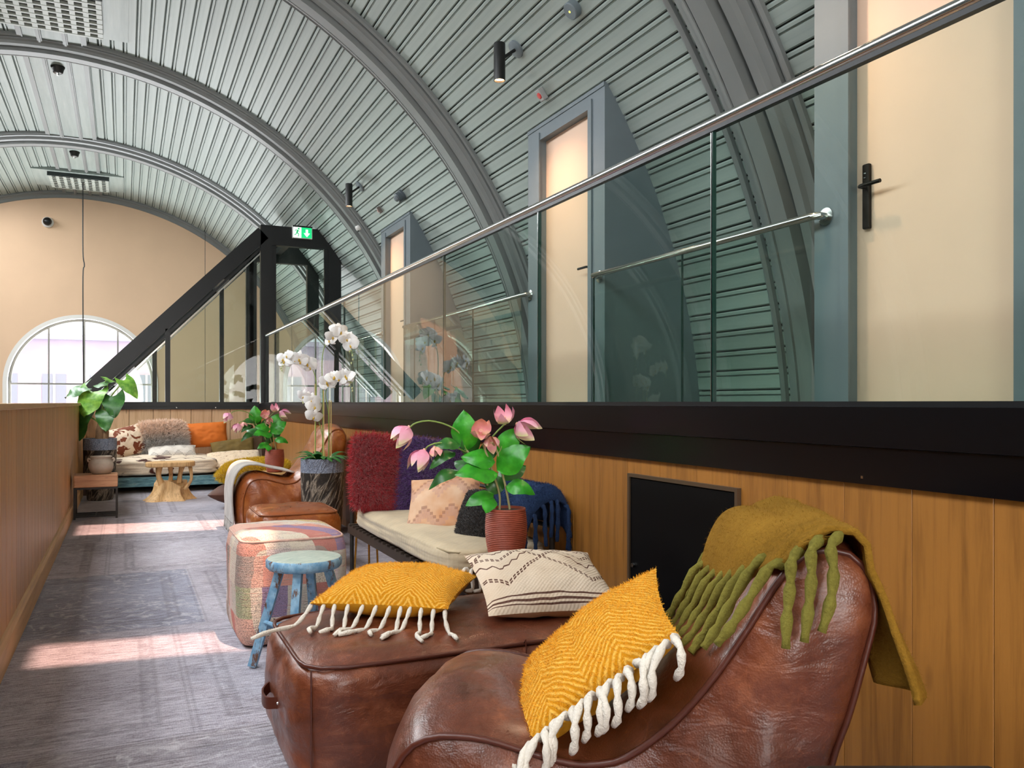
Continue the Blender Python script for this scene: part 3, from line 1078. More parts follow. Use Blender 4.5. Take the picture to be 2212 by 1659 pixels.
def stripes(t, v, lines):
    """lines: (centre, half width) along scalar v -> mask"""
    m = None
    for c, w in lines:
        k = t.ma('LESS_THAN', t.ma('ABSOLUTE', t.ma('SUBTRACT', v, c)), w)
        m = k if m is None else t.ma('MAXIMUM', m, k)
    return m


def embroidmat():
    t = Mt('embroidered_cream_cotton', .9, spec=.2)
    co = t.coord()
    x, y, z = t.sep(co)
    dash = t.ma('GREATER_THAN', t.ma('FRACT', t.ma('MULTIPLY', x, 62)), .35)
    tri = lambda f, a: t.ma('MULTIPLY', t.ma('ABSOLUTE', t.ma('SUBTRACT', t.ma('FRACT', t.ma('MULTIPLY', x, f)), .5)), a)
    big = tri(3.1, .30)
    small = tri(26, .035)
    bigd = t.ma('SUBTRACT', y, big)
    m1 = t.ma('MULTIPLY', stripes(t, bigd, [(-.10, .0042), (-.088, .0042), (.055, .0042), (.067, .0042)]), dash)
    m2 = stripes(t, t.ma('SUBTRACT', bigd, small), [(-.01, .0045), (.12, .0045)])
    m3 = stripes(t, y, [(-.158, .0035), (-.178, .0045), (-.192, .002), (.178, .0035), (.192, .003)])
    m4 = stripes(t, t.ma('ADD', y, big), [(.20, .0045), (.212, .0045)])
    side = t.ma('GREATER_THAN', t.ma('ABSOLUTE', x), .19)
    m5 = t.ma('MULTIPLY', side, t.ma('LESS_THAN', t.ma('FRACT', t.ma('MULTIPLY', x, 60)), .35))
    inner = t.ma('MULTIPLY', t.ma('GREATER_THAN', y, -.15), t.ma('LESS_THAN', y, .165))
    m = t.ma('MAXIMUM', t.ma('MULTIPLY', t.ma('MAXIMUM', m1, t.ma('MAXIMUM', m2, t.ma('MULTIPLY', m4, dash))), inner), t.ma('MAXIMUM', m3, t.ma('MULTIPLY', m5, .0)))
    n = t.noise(co, 5, 3)
    base = t.ramp(n, [(.3, C('cdb79e')), (.7, C('dccbb6'))])
    t.col(t.mix(t.ma('MULTIPLY', m, .92), base, C('4a2017')))
    wv = t.ma('MULTIPLY', t.ma('SINE', t.ma('MULTIPLY', x, 420)), t.ma('SINE', t.ma('MULTIPLY', y, 420)))
    t.bump(t.ma('ADD', t.ma('MULTIPLY', wv, .6), m), .35, .004)
    return t.m


def kilimmat(name, base1, base2, dark, mid):
    t = Mt(name, .92, spec=.2)
    co = t.coord()
    x, y, z = t.sep(co)
    st = t.ma('DIVIDE', t.ma('FLOOR', t.ma('MULTIPLY', t.ma('ABSOLUTE', t.ma('SUBTRACT', t.ma('FRACT', t.ma('MULTIPLY', x, 6.2)), .5)), 9)), 9)
    q = t.ma('FRACT', t.ma('ADD', t.ma('MULTIPLY', y, 5.2), t.ma('MULTIPLY', st, .9)))
    n = t.noise(co, 6, 3)
    fz = t.noise(t.mp(co, (180, 30, 1)), 2, 2)
    band = t.ma('MULTIPLY', t.ma('GREATER_THAN', q, .42), t.ma('LESS_THAN', q, .72))
    b = t.ramp(n, [(.35, C(base1)), (.65, C(base2))])
    c = t.mix(t.ma('MULTIPLY', band, t.ramp(fz, [(.3, .1), (.7, .8)])), b, C(mid))
    edge = t.ma('MULTIPLY', t.ma('GREATER_THAN', q, .70), t.ma('LESS_THAN', q, .78))
    c = t.mix(t.ma('MULTIPLY', edge, .5), c, C(dark))
    t.col(c)
    t.bump(fz, .3, .004)
    return t.m


def cowmat(name, a, bcol, sc=7.0, th=.56, stretch=(1, 1, 1)):
    t = Mt(name, .75, spec=.25)
    co = t.mp(t.coord(), stretch)
    n = t.noise(co, sc, 3, .5, .5)
    fz = t.noise(co, 90, 3)
    k = t.ramp(t.ma('ADD', n, t.ma('MULTIPLY', fz, .05)), [(th, 0.0), (th + .025, 1.0)])
    t.col(t.mix(k, t.ramp(fz, [(.3, tuple(q * .85 for q in C(a)[:3]) + (1,)), (.7, C(a))]), C(bcol)))
    t.bump(fz, .3, .006)
    t.inp('Sheen Weight', .2)
    return t.m


def patchmat():
    t = Mt('patchwork_rag_weave', .95, spec=.15)
    co = t.coord()
    x, y, z = t.sep(co)
    u = t.ma('ADD', x, y)
    row = t.ma('FLOOR', t.ma('MULTIPLY', z, 6.6))
    sh = t.white(t.comb(row, 7.0, 2.0))[0]
    cx = t.ma('FLOOR', t.ma('ADD', t.ma('MULTIPLY', u, 8.5), t.ma('MULTIPLY', sh, 5)))
    cell = t.white(t.comb(cx, row, t.ma('FLOOR', t.ma('MULTIPLY', y, 3.2))))[0]
    pal = t.ramp(cell, [(0, C('d3c6b8')), (.14, C('d9a08c')), (.26, C('c9c3b6')), (.36, C('cc7460')), (.44, C('d8cdb8')), (.54, C('8d7a72')), (.60, C('cbb9b2')), (.68, C('b23c32')), (.74, C('cdb35e')), (.79, C('d9c9c8')), (.89, C('63408a')), (.925, C('8f9f6e')), (.945, C('d0c2b2'))], 'CONSTANT')
    st = t.noise(t.comb(t.ma('MULTIPLY', u, 3.0), t.ma('MULTIPLY', y, 6.0), t.ma('MULTIPLY', z, 120)), 2.2, 3, .6)
    fine = t.noise(co, 150, 2, .8)
    c = t.mix(t.ramp(st, [(.56, 0.0), (.66, .75)]), pal, t.ramp(t.noise(co, 12, 2), [(.35, C('7a3f7c')), (.48, C('cc6b4d')), (.6, C('8a8580')), (.7, C('c14f5a'))]))
    c = t.mix(.30, c, C('dccfc2'))
    cell2 = t.white(t.comb(t.ma('ADD', cx, 11.0), row, 9.0))[0]
    spk = t.ramp(t.noise(co, 210, 2, .9), [(.53, 0.0), (.57, 1.0)])
    c = t.mix(t.ma('MULTIPLY', spk, t.ramp(cell2, [(.25, .12), (.8, .75)])), c, C('4c443f'))
    t.col(c)
    t.bump(t.ma('ADD', fine, st), .6, .008)
    return t.m


# ------------------------------------------------------------------ fur blades on a surface
def fur(parent, name, mat, P, Nrm, length, width, droop=.4, jitter=.6, seed=1, flow=None):
    """P, Nrm arrays (n,3): one bent blade per point"""
    r = np.random.default_rng(seed)
    n = len(P)
    d = Nrm + r.normal(0, jitter, (n, 3))
    if flow is not None:
        d = d + np.array(flow)
    d /= np.linalg.norm(d, axis=1)[:, None] + 1e-9
    L = length * r.uniform(.6, 1.2, n)[:, None]
    side = np.cross(d, r.normal(0, 1, (n, 3)))
    side /= np.linalg.norm(side, axis=1)[:, None] + 1e-9
    side *= width
    mid = P + d * L * .55
    tip = P + d * L + np.array([0, 0, -1.0]) * L * droop
    V = np.concatenate([P - side, P + side, mid - side * .7, mid + side * .7, tip]).reshape(5, n, 3).transpose(1, 0, 2).reshape(-1, 3)
    i = np.arange(n)[:, None] * 5
    F4 = np.concatenate([i, i + 1, i + 3, i + 2], 1).tolist()
    F3 = np.concatenate([i + 2, i + 3, i + 4], 1).tolist()
    me = bpy.data.meshes.new(name)
    me.from_pydata(V.tolist(), [], F4 + F3)
    me.materials.append(mat)
    me.shade_smooth()
    o = link(name, me, parent)
    o['kind'] = 'stuff'
    return o


def sample_surface(me, n, seed=1, cond=None):
    r = np.random.default_rng(seed)
    me.calc_loop_triangles()
    v = np.array([p.co[:] for p in me.vertices])
    tr = np.array([t.vertices[:] for t in me.loop_triangles])
    a, b_, c = v[tr[:, 0]], v[tr[:, 1]], v[tr[:, 2]]
    cr = np.cross(b_ - a, c - a)
    ar = np.linalg.norm(cr, axis=1)
    nn = cr / (ar[:, None] + 1e-12)
    k = r.choice(len(tr), n, p=ar / ar.sum())
    u, w = r.random(n), r.random(n)
    s = u + w > 1
    u[s], w[s] = 1 - u[s], 1 - w[s]
    P = a[k] + (b_ - a)[k] * u[:, None] + (c - a)[k] * w[:, None]
    return P, nn[k]


# ------------------------------------------------------------------ cushions
def frame(c, ex, ey):
    """placement matrix: centre, x axis direction, rough y direction"""
    ex = Vector(ex).normalized()
    ey = Vector(ey)
    ez = ex.cross(ey).normalized()
    ey = ez.cross(ex).normalized()
    M = Matrix((ex, ey, ez)).transposed().to_4x4()
    M.translation = Vector(c)
    return M


def pillow_fn(w, h, T, side, seed, ear=.08, puff=.55, wr=.006, sag=0.0):
    def fn(u, v):
        a, b_ = 2 * u - 1, 2 * v - 1
        x = a * w / 2 * (1 - ear * (1 - b_ * b_))
        y = b_ * h / 2 * (1 - ear * (1 - a * a))
        e = max(0.0, (1 - a * a) * (1 - b_ * b_))
        z = side * T / 2 * e ** puff
        z += side * wr * e ** .3 * (nz(x * 9 + seed, y * 9, seed * 3.1) * 1.2 + nz(x * 22, y * 22 + seed, 3.3 * side)) * min(1, e * 6)
        z += -sag * (a * a + b_ * b_) * .5
        return (x, y, z)
    return fn


def cushion(name, label, M, w, h, T, mat, back=None, seed=1, ear=.08, puff=.5, wr=.008, res=30, group=None, piping=None):
    t = thing(name, label, 'cushion', group=group)
    t.matrix_world = M
    f = MB().grid(pillow_fn(w, h, T, 1, seed, ear, puff, wr), res, res).build('front_panel', mat, t, 180)
    g_ = MB().grid(pillow_fn(w, h, T, -1, seed + .5, ear, puff, wr), res, res, flip=True).build('back_panel', back or mat, t, 180)
    if piping:
        fn = pillow_fn(w, h, T, 1, seed, ear, puff, 0)
        pts = [fn(i / 24, 0) for i in range(24)] + [fn(1, i / 24) for i in range(24)] + [fn(1 - i / 24, 1) for i in range(24)] + [fn(0, 1 - i / 24) for i in range(24)]
        MB().tube(pts, .004, 6, closed=True).build('piping', piping, t)
    return t, f, g_


def tassels(t, M, pts, mat, r=.006, n=9, name='tassel'):
    n += 4
    """each path is a strand given in world space, made a part of t"""
    Mi = M.inverted()
    for path in pts:
        P = [Mi @ Vector(p) for p in spline(path, n)]
        rr = [r * (.95 + .25 * math.sin(i * 2.1 + len(path))) for i in range(n)]
        rr[-1] = r * .8
        MB().tube(P, rr, 7).build(name, mat, t, 180)


# ------------------------------------------------------------------ leather lounger
def make_lounger(label, mat, pipe, wid=.60):
    """faces -X, near side at local y=0, local x as built from the seat front"""
    t = thing('leather_lounger', label, 'lounge chair')
    top = [(-.04, 0, .0), (-.10, 0, .08), (-.125, 0, .22), (-.115, 0, .36), (-.075, 0, .455), (-.03, 0, .49), (.02, 0, .499), (.10, 0, .494), (.19, 0, .471), (.27, 0, .453), (.33, 0, .453), (.39, 0, .470), (.48, 0, .538), (.564, 0, .635), (.63, 0, .733), (.69, 0, .83), (.735, 0, .884), (.783, 0, .902), (.835, 0, .892), (.868, 0, .85)]
    bot = [(-.04, 0, .0), (.15, 0, 0), (.35, 0, 0), (.55, 0, 0), (.72, 0, 0), (.74, 0, .15), (.765, 0, .33), (.796, 0, .485), (.828, 0, .579), (.860, 0, .70), (.877, 0, .78), (.868, 0, .85)]
    N = 56
    T_ = resample(spline(top, 160), N)
    B_ = resample(spline(bot[:5], 40) + spline(bot[4:], 80), N)
    loop = T_ + B_[::-1][1:-1]
    L = len(loop)
    cen = Vector((.6, 0, .36))
    nrm = []
    for i in range(L):
        d = loop[(i + 1) % L] - loop[i - 1]
        nrm.append(Vector((-d.z, 0, d.x)).normalized())

    def shell(u, v):
        i = int(round(v * L)) % L
        p = loop[i]
        k = 1 - abs(2 * u - 1) ** 2.6
        bul = .045 * k if p.z > .02 else 0
        w = nz(p.x * 5, u * wid * 5, p.z * 5) * .012 * k + nz(p.x * 13, u * wid * 9, p.z * 13) * .006 * k
        if p.z < .02:
            w = 0
        # crease folds where seat meets back
        w -= .014 * k * math.exp(-((p.x - .36) / .05) ** 2) * (1 if p.z > .1 else 0)
        q = p + nrm[i] * (bul + w)
        return (q.x, u * wid, max(0, q.z))
    b_ = MB().grid(shell, 22, L, cv=True)
    b_.build('body', mat, t, 180, fixn=True)
    for s, y0 in ((-1, 0), (1, wid)):
        def panel(u, v):
            p = T_[int(round(u * (N - 1)))].lerp(B_[int(round(u * (N - 1)))], v)
            k = (4 * v * (1 - v)) ** .6 * min(1, 5 * u) ** .5 * min(1, 5 * (1 - u)) ** .5
            bl_ = .05 * k + .02 * k * nz(p.x * 4.5, 2.0 + s, p.z * 6) + .010 * k * nz(p.x * 16, s, p.z * 8)
            return (p.x, y0 + s * bl_, p.z)
        MB().grid(panel, N, 18).build('side_panel', mat, t, 180, fixn=True)
        MB().tube([(p.x, y0 + s * .002, p.z) for p in [loop[i] + nrm[i] * .003 for i in range(L)] if p.z > .012], .0075, 7).build('piping', pipe, t, 180)
    sm = [shell(u, 9 / L) for u in [i / 20 for i in range(21)]]
    MB().tube(sm, .0028, 5).build('seam', pipe, t, 180)
    return t


lou = make_lounger('large red brown leather lounger with olive blanket, nearest to the viewer', M_LEA, M_PIPE)
LR = math.radians(-30.5)
lou.location = (.60, 1.65, 0)
lou.rotation_euler = (0, 0, LR)
ML = Matrix.Translation((.60, 1.65, 0)) @ Matrix.Rotation(LR, 4, 'Z')


# ------------------------------------------------------------------ leather poufs
def rbox(w, d, h, r, bul, n=9, seed=0.0, wr=.006, e=8.0):
    """soft box, origin at its base centre: list of points on a cube sphere style grid"""
    b_ = MB()

    def side(fu):
        def fn(u, v):
            p = Vector(fu(2 * u - 1, 2 * v - 1))
            k = (abs(p.x) ** e + abs(p.y) ** e + abs(p.z) ** e) ** (-1 / e)
            q = p * k
            fx = (1 - p.y ** 2) * (1 - p.z ** 2) if abs(p.x) > .999 else 0
            fy = (1 - p.x ** 2) * (1 - p.z ** 2) if abs(p.y) > .999 else 0
            fz = (1 - p.x ** 2) * (1 - p.y ** 2) if p.z > .999 else 0
            m = max(fx, fy, fz)
            w_ = wr * (nz(q.x * 2.2 + seed, q.y * 2.2, q.z * 2.2) + .5 * nz(q.x * 6, q.y * 6 + seed, q.z * 5)) * (1 if p.z > -.999 else 0)
            return (q.x * w / 2 + math.copysign(bul * fx, p.x) + w_ * (1 if fx else 0), q.y * d / 2 + math.copysign(bul * fy, p.y) + w_ * (1 if fy else 0), max(0, (q.z + 1) * h / 2 + bul * .7 * fz + w_ * (1 if fz else 0)))
        return fn
    for fu in (lambda a, c: (a, c, 1), lambda a, c: (c, a, -1), lambda a, c: (1, a, c), lambda a, c: (-1, c, a), lambda a, c: (c, 1, a), lambda a, c: (a, -1, c)):
        b_.grid(side(fu), n, n, flip=True)
    return b_


def weld(o, d=.0006):
    bm = bmesh.new()
    bm.from_mesh(o.data)
    bmesh.ops.remove_doubles(bm, verts=bm.verts, dist=d)
    bmesh.ops.recalc_face_normals(bm, faces=bm.faces)
    bm.to_mesh(o.data)
    bm.free()
    o.data.shade_smooth()
    return o


def edge_ring(w, d, h, z, inset=.0, n=16, e=9):
    out = []
    for i in range(64):
        a = 2 * PI * i / 64
        c, s_ = math.cos(a), math.sin(a)
        k = (abs(c) ** e + abs(s_) ** e) ** (-1 / e)
        out.append((c * k * (w / 2 - inset), s_ * k * (d / 2 - inset), z))
    return out


def make_pouf(label, w, d, h, mat, pipe, handle=True, seamx=None):
    t = thing('leather_pouf', label, 'pouf')
    weld(rbox(w, d, h, .05, .022, 31, seed=w * 7, wr=.010).build('body', mat, t, 180))
    kz = .955
    MB().tube(edge_ring(w, d, h, h * kz, .018), .007, 7, closed=True).build('piping', pipe, t, 180)
    for sx in (-1, 1):
        for sy in (-1, 1):
            MB().tube([(sx * (w / 2 - .036), sy * (d / 2 - .036), z) for z in (h * .95, h * .7, h * .4, .03)], .003, 5).build('seam', pipe, t)
    if seamx is not None:
        MB().tube([(seamx, -d / 2 + .02, h * .95)] + [(seamx, -d / 2 - .016 * math.sin(PI * k / 8), h * .95 * (1 - k / 8) + .02) for k in range(9)], .0025, 5).build('seam', pipe, t)
    if handle:
        b_ = MB()
        x = -w / 2 - .012
        path = spline([(x + .01, -.10, h * .55), (x - .006, -.085, h * .553), (x - .035, -.04, h * .53), (x - .035, .04, h * .53), (x - .006, .085, h * .553), (x + .01, .10, h * .55)], 20)
        vs, fs = [], []
        for p in path:
            for dz, dx in ((-.019, 0), (.019, 0), (.019, -.006), (-.019, -.006)):
                vs.append((p.x + dx, p.y, p.z + dz))
        for i in range(len(path) - 1):
            for j in range(4):
                fs.append((i * 4 + j, i * 4 + (j + 1) % 4, i * 4 + 4 + (j + 1) % 4, i * 4 + 4 + j))
        b_.add(vs, fs + [(0, 1, 2, 3), tuple(len(vs) - 4 + k for k in (3, 2, 1, 0))])
        hd = b_.build('handle', pipe, t, 50, fixn=True)
        for yy in (-.09, .09):
            MB().lathe([(0, 0), (.006, 0), (.004, .005), (0, .006)], 10, M=Matrix.Translation((x - .008, yy, h * .553)) @ Matrix.Rotation(-PI / 2, 4, 'Y')).build('rivet', M_STEEL, hd)
    return t


pf = make_pouf('big red brown leather pouf with strap handle in front of the wooden wall', 1.36, .74, .42, M_LEA, M_PIPE, True, .05)
pf.location = (1.15, 2.84, 0)

# yellow cushion on the pouf
M = frame((.93, 3.0, .505), (.82, -.57, 0), (.6, .78, .03))
t, f, g_ = cushion('fringed_cushion', 'yellow herringbone cushion with white fringe lying on the leather pouf', M, .50, .48, .17, M_YEL, M_YELB, 3.0)
P, Nn = sample_surface(f.data, 9000, 3)
fur(t, 'fuzz', M_FUZZY, P, Nn, .011, .0005, .1, .8, 3)
fe = lambda k, off=0: M @ Vector((-.245 + .49 * k, -.222 - off, -.004))
strands = []
for i, k in enumerate([.0, .09, .17, .27, .38, .48, .58, .66, .73, .81, .90, .98]):
    a = fe(k)
    out = (M.to_3x3() @ Vector((0, -1, 0))).normalized()
    sd = (M.to_3x3() @ Vector((1, 0, 0))).normalized()
    sw = (-.9 if i == 0 else random.uniform(-.5, .6))
    ln = .23 if i == 0 else random.uniform(.09, .15)
    e1 = a + out * .03 + Vector((0, 0, -.03)) + sd * sw * .015
    e2 = a + out * .055 + sd * sw * .05 + Vector((0, 0, -.066))
    e3 = a + out * (.055 + ln * .45) + sd * sw * .09 + Vector((0, 0, 0))
    e3.z = .434
    e4 = a + out * (.055 + ln * .8) + sd * (sw * .12 + .03 * math.sin(i * 2.3)) + Vector((0, 0, 0))
    e4.z = .43
    strands.append([a, e1, e2, e3, e4])
for k, dz in ((1.0, 0), (.93, 0)):
    a = M @ Vector((-.225 + .45 * k, .21, 0))
    strands.append([a, a + Vector((.02, .02, .03)), a + Vector((.05, .03, .0)), a + Vector((.045, .0, -.05)), a + Vector((.01, -.02, -.05))])
tassels(t, M, strands, M_WOOLW, .0078)

# embroidered cushion leaning at the back of the pouf
M = frame((1.43, 2.80, .525), (.985, -.16, -.03), (.16, .90, .30))
cushion('embroidered_cushion', 'cream cushion with dark brown zigzag embroidery on the leather pouf', M, .52, .44, .16, embroidmat(), plain('cream_cotton', 'e2c9a6', .9, var=.06), 5.0, .07)

# yellow cushion leaning in the lounger
cs = [ML @ Vector(p) for p in ((.266, .05, .455), (.53, .05, .73), (.415, .43, .635), (.150, .46, .485))]
c0 = sum(cs, Vector()) / 4
ex = (cs[1] - cs[0] + cs[2] - cs[3]) / 2
ey = (cs[3] - cs[0] + cs[2] - cs[1]) / 2
nn_ = ex.cross(ey).normalized()
M = frame(c0 + nn_ * .035, ex, ey)
t, f, g_ = cushion('fringed_cushion', 'yellow herringbone cushion with white fringe leaning in the leather lounger', M, .45, .45, .15, M_YEL, M_YELB, 9.0)
P, Nn = sample_surface(f.data, 10000, 5)
fur(t, 'fuzz', M_FUZZY, P, Nn, .011, .0005, .1, .8, 5)
strands = []
out = (M.to_3x3() @ Vector((0, -1, 0))).normalized()
sd = (M.to_3x3() @ Vector((1, 0, 0))).normalized()
up = (M.to_3x3() @ Vector((0, 0, 1))).normalized()
for i in range(19):
    k = .01 + .98 * i / 18
    a = M @ Vector((-.22 + .44 * k, -.205 - .012 * abs(2 * k - 1), 0))
    s1 = random.uniform(-.035, .03)
    ln = random.uniform(.05, .10)
    strands.append([a, a + out * ln * .4 + up * .022, a + out * ln * .85 + up * .01 - sd * (.012 - s1), a + out * ln * .95 - up * .02 - sd * (.035 - s1), a + out * ln * .7 - up * .04 - sd * (.06 - s1)])
tassels(t, M, strands, M_WOOLW, .0088)
a = M @ Vector((-.22, .212, 0))
tassels(t, M, [[a, a + Vector((-.03, .01, .02)), a + Vector((-.075, .0, .012)), a + Vector((-.10, -.02, -.025)), a + Vector((-.105, -.03, -.04))], [a + Vector((0, -.03, -.02)), a + Vector((-.02, -.035, -.01)), a + Vector((-.05, -.04, -.025)), a + Vector((-.06, -.045, -.035))]], M_WOOLW, .0075)


# ------------------------------------------------------------------ olive blanket over the lounger back
def feltmat(name, c1, c2):
    t = Mt(name, .95, spec=.15)
    co = t.coord()
    n = t.noise(co, 5, 4)
    fz = t.noise(co, 130, 3, .7)
    t.col(t.mix(t.ramp(fz, [(.3, .0), (.75, .45)]), t.ramp(n, [(.3, C(c1)), (.7, C(c2))]), tuple(min(1, q * 1.5) for q in C(c2)[:3]) + (1,)))
    t.inp('Sheen Weight', .5)
    t.inp('Sheen Tint', C(c2))
    t.bump(fz, .6, .006)
    return t.m


M_OLIVE = feltmat('olive_felted_wool', '63460f', '8c6722')
bk = thing('throw_blanket', 'olive felted wool blanket with thick fringe draped over the lounger back', 'blanket')
path = spline([(.60, 0, .78), (.655, 0, .852), (.70, 0, .896), (.755, 0, .918), (.81, 0, .918), (.862, 0, .89), (.905, 0, .82), (.925, 0, .74), (.935, 0, .67), (.935, 0, .61)], 48)
bk.matrix_world = ML
SX = [-.03, .02, .10, .19, .27, .33, .39, .48, .564, .63, .69, .735, .783, .835, .87]
SZ = [.49, .499, .494, .471, .453, .453, .470, .538, .635, .733, .83, .884, .902, .892, .85]
surf = lambda q: float(np.interp(q, SX, SZ))


EV = [0, .10, .22, .42, .75, 1]
EX = [.80, .745, .695, .640, .600, .625]
EY = [-.045, -.045, -.015, .15, .45, .62]


def drape(u, v):
    p = path[int(round(u * 47))]
    w = u ** .6
    x = float(np.interp(v, EV, EX)) * (1 - w) + p.x * w
    y = float(np.interp(v, EV, EY)) * (1 - w) + (-.025 + .66 * v) * w
    z = p.z + .02 * math.sin(PI * min(1, v * 1.1)) * math.sin(PI * u) + .012 * nz(p.x * 4, y * 4, 1.7)
    x += .012 * nz(u * 3, v * 5, 4.1)
    far = max(0, v - .74) / .26
    if x < .86:
        z = max(z, surf(x) + .054)
    if y < 0 and u < .5:
        z -= .02 * (1 - 2 * u)
    z -= .24 * far ** 1.4 * (1 - .75 * u)
    y -= .03 * far
    if u > .55:
        h = (u - .55) / .45
        x += .03 * h * math.sin(v * 17) + .01 * h
        y += .035 * h * math.sin(v * 11 + 1) - .05 * h * (1 - v)
    return (x, y, z)


sh_ = MB().grid(drape, 48, 40)
o = sh_.build('blanket_cloth', M_OLIVE, bk, 180)
solid(o, .014, 0)
P, Nn = sample_surface(o.data, 9000, 8)
P = P + Nn * .006
fur(bk, 'fuzz', M_OLIVE, P, Nn, .011, .0003, .0, 1.3, 8)
fr = []
for i, v in enumerate((.015, .085, .155, .225, .31, .39, .46, .53, .60, .67, .74, .81, .88, .95)):
    a = Vector(drape(0, v))
    w1 = random.uniform(-.012, .012)
    ln = random.uniform(.15, .19)
    if v < .2:                                      # hang down over the near side panel
        y1 = min(a.y, -.03)
        fr.append([a + Vector((.012, .012, .008)), Vector((a.x - .014, y1 - .018, a.z - .012)), Vector((a.x - .022 + w1, y1 - .032, a.z - ln * .35)), Vector((a.x - .03 + w1, y1 - .040, a.z - ln * .7)), Vector((a.x - .03 - w1, y1 - .046, a.z - ln * 1.05))])
    else:                                           # lie on the sloping front of the backrest
        sl = .60 if v < .8 else .15
        fr.append([a + Vector((.014, 0, .006)), a + Vector((-.018, w1 * .4, .002)), a + Vector((-.034 - sl * ln * .25, w1, -.02 - ln * .30)), a + Vector((-.03 - sl * ln * .58, w1 * .4, -.02 - ln * .62)), a + Vector((-.026 - sl * ln * .85, w1 * 1.5, -.02 - ln * .92))])
for st_ in fr:
    for q in st_:
        if -.01 < q.y < .62:
            q.z = max(q.z, surf(q.x) + .062)
tassels(bk, Matrix.Identity(4), fr, feltmat('olive_green_yarn', '544e1e', '7c7534'), .0112, 10)

# ------------------------------------------------------------------ blue stool
M_BLUE = Mt('distressed_blue_paint', .5)
co = M_BLUE.coord()
n1 = M_BLUE.noise(M_BLUE.mp(co, (1, 1, .35)), 26, 5, .7)
M_BLUE.col(M_BLUE.mix(M_BLUE.ramp(n1, [(.56, 0.0), (.63, 1.0)]), M_BLUE.ramp(M_BLUE.noise(co, 30, 3), [(.3, C('5d8fb5')), (.7, C('9cc4dc'))]), C('6a4630')))
M_BLUE = M_BLUE.m
M_STOP = Mt('worn_pale_seat', .45)
co = M_STOP.coord()
n1 = M_STOP.noise(M_STOP.mp(co, (2, 16, 1)), 8, 5, .6)
M_STOP.col(M_STOP.ramp(n1, [(.3, C('7f978f')), (.5, C('b4bfb2')), (.7, C('ccd0c4'))]))
M_STOP = M_STOP.m
t = thing('wooden_stool', 'round distressed blue stool beside the patchwork pouf', 'stool', (.74, 3.82, 0), .35)
r = .168
MB().lathe([(0, .455), (r - .012, .455), (r, .468), (r, .494), (r - .006, .502)], 48, cap=False).build('seat_rim', M_BLUE, t, 50)
MB().lathe([(r - .006, .502), (r - .016, .505), (0, .507)], 48, cap=False).build('seat_top', M_STOP, t, 60)
for k in range(4):
    a = PI / 4 + k * PI / 2
    ca, sa = math.cos(a), math.sin(a)
    MB().beam((ca * .105, sa * .105, .46), (ca * .235, sa * .235, .008), .036, .036, (-sa, ca, 0)).build('leg', M_BLUE, t, 0)
for k in range(4):
    a, a2 = PI / 4 + k * PI / 2, PI / 4 + (k + 1) * PI / 2
    rr = .185
    MB().tube([(math.cos(a) * rr, math.sin(a) * rr, .18 + .03 * (k % 2)), (math.cos(a2) * rr, math.sin(a2) * rr, .18 + .03 * (k % 2))], .010, 8).build('stretcher', M_BLUE, t)

# ------------------------------------------------------------------ patchwork pouf
t = thing('patchwork_pouf', 'square pouf covered in pink and cream patchwork weave', 'pouf', (.77, 4.50, 0))
weld(rbox(.53, .62, .545, .05, .014, 25, seed=2.2, wr=.005, e=10.0).build('cover', patchmat(), t, 180))
MB().tube(edge_ring(.53, .62, .545, .52, .012), .007, 6, closed=True).build('piping', plain('pink_piping', 'c9a596', .95, var=.2, vs=30, bump=.5), t, 180)

# ------------------------------------------------------------------ iron bench with mattress
M_IRON = plain('dark_iron', '2b2622', .5, .3, var=.3, vs=10)
M_BWOOD = plain('bench_dark_wood', '33271d', .55, var=.3, vs=8)
M_MATT = weavemat('beige_ticking', 'c4b294', .10).m
bn = thing('daybed_bench', 'dark iron and wood bench standing along the wooden wall', 'bench', (1.36, 3.55, 0))
BL, BD = 1.98, .54
for x in (.02, BD - .02):
    for y in (.03, BL - .03):
        hi = .87 if y > 1 else (.38 if x < .3 else .74)
        MB().tube([(x, y, 0), (x, y, hi)], .014, 10).build('post', M_IRON, bn)
for x in (.012, BD - .012):
    MB().box(x - .02, x + .02, .03, BL - .03, .335, .385).build('side_rail', M_BWOOD, bn, 0)
for y in (.03, BL - .03):
    MB().box(.02, BD - .02, y - .016, y + .016, .335, .38).build('end_rail', M_BWOOD, bn, 0)
for k in range(22):
    y = .08 + (BL - .16) * k / 21
    MB().box(-.012, BD - .02, y - .014, y + .014, .385, .398).build('slat', M_BWOOD, bn, 0)
for z in (.60, .72):
    MB().tube([(BD - .02, .03, z), (BD - .02, BL - .03, z)], .011, 8).build('back_rail', M_IRON, bn)
for z in (.60, .85):
    MB().tube([(.02, BL - .03, z), (BD - .02, BL - .03, z)], .011, 8).build('end_bar', M_IRON, bn)
mt = thing('bench_mattress', 'beige tufted mattress on the dark bench', 'mattress', (1.625, 4.50, .398))
o = weld(rbox(.55, 1.80, .125, .03, .012, 27, seed=4.4, wr=.008).build('mattress_cover', M_MATT, mt, 180))
for z in (.022, .103):
    MB().tube(edge_ring(.55, 1.80, .11, z, .012, e=12), .0045, 6, closed=True).build('piping', plain('ticking_piping', '9c8c6e', .9), mt, 180)

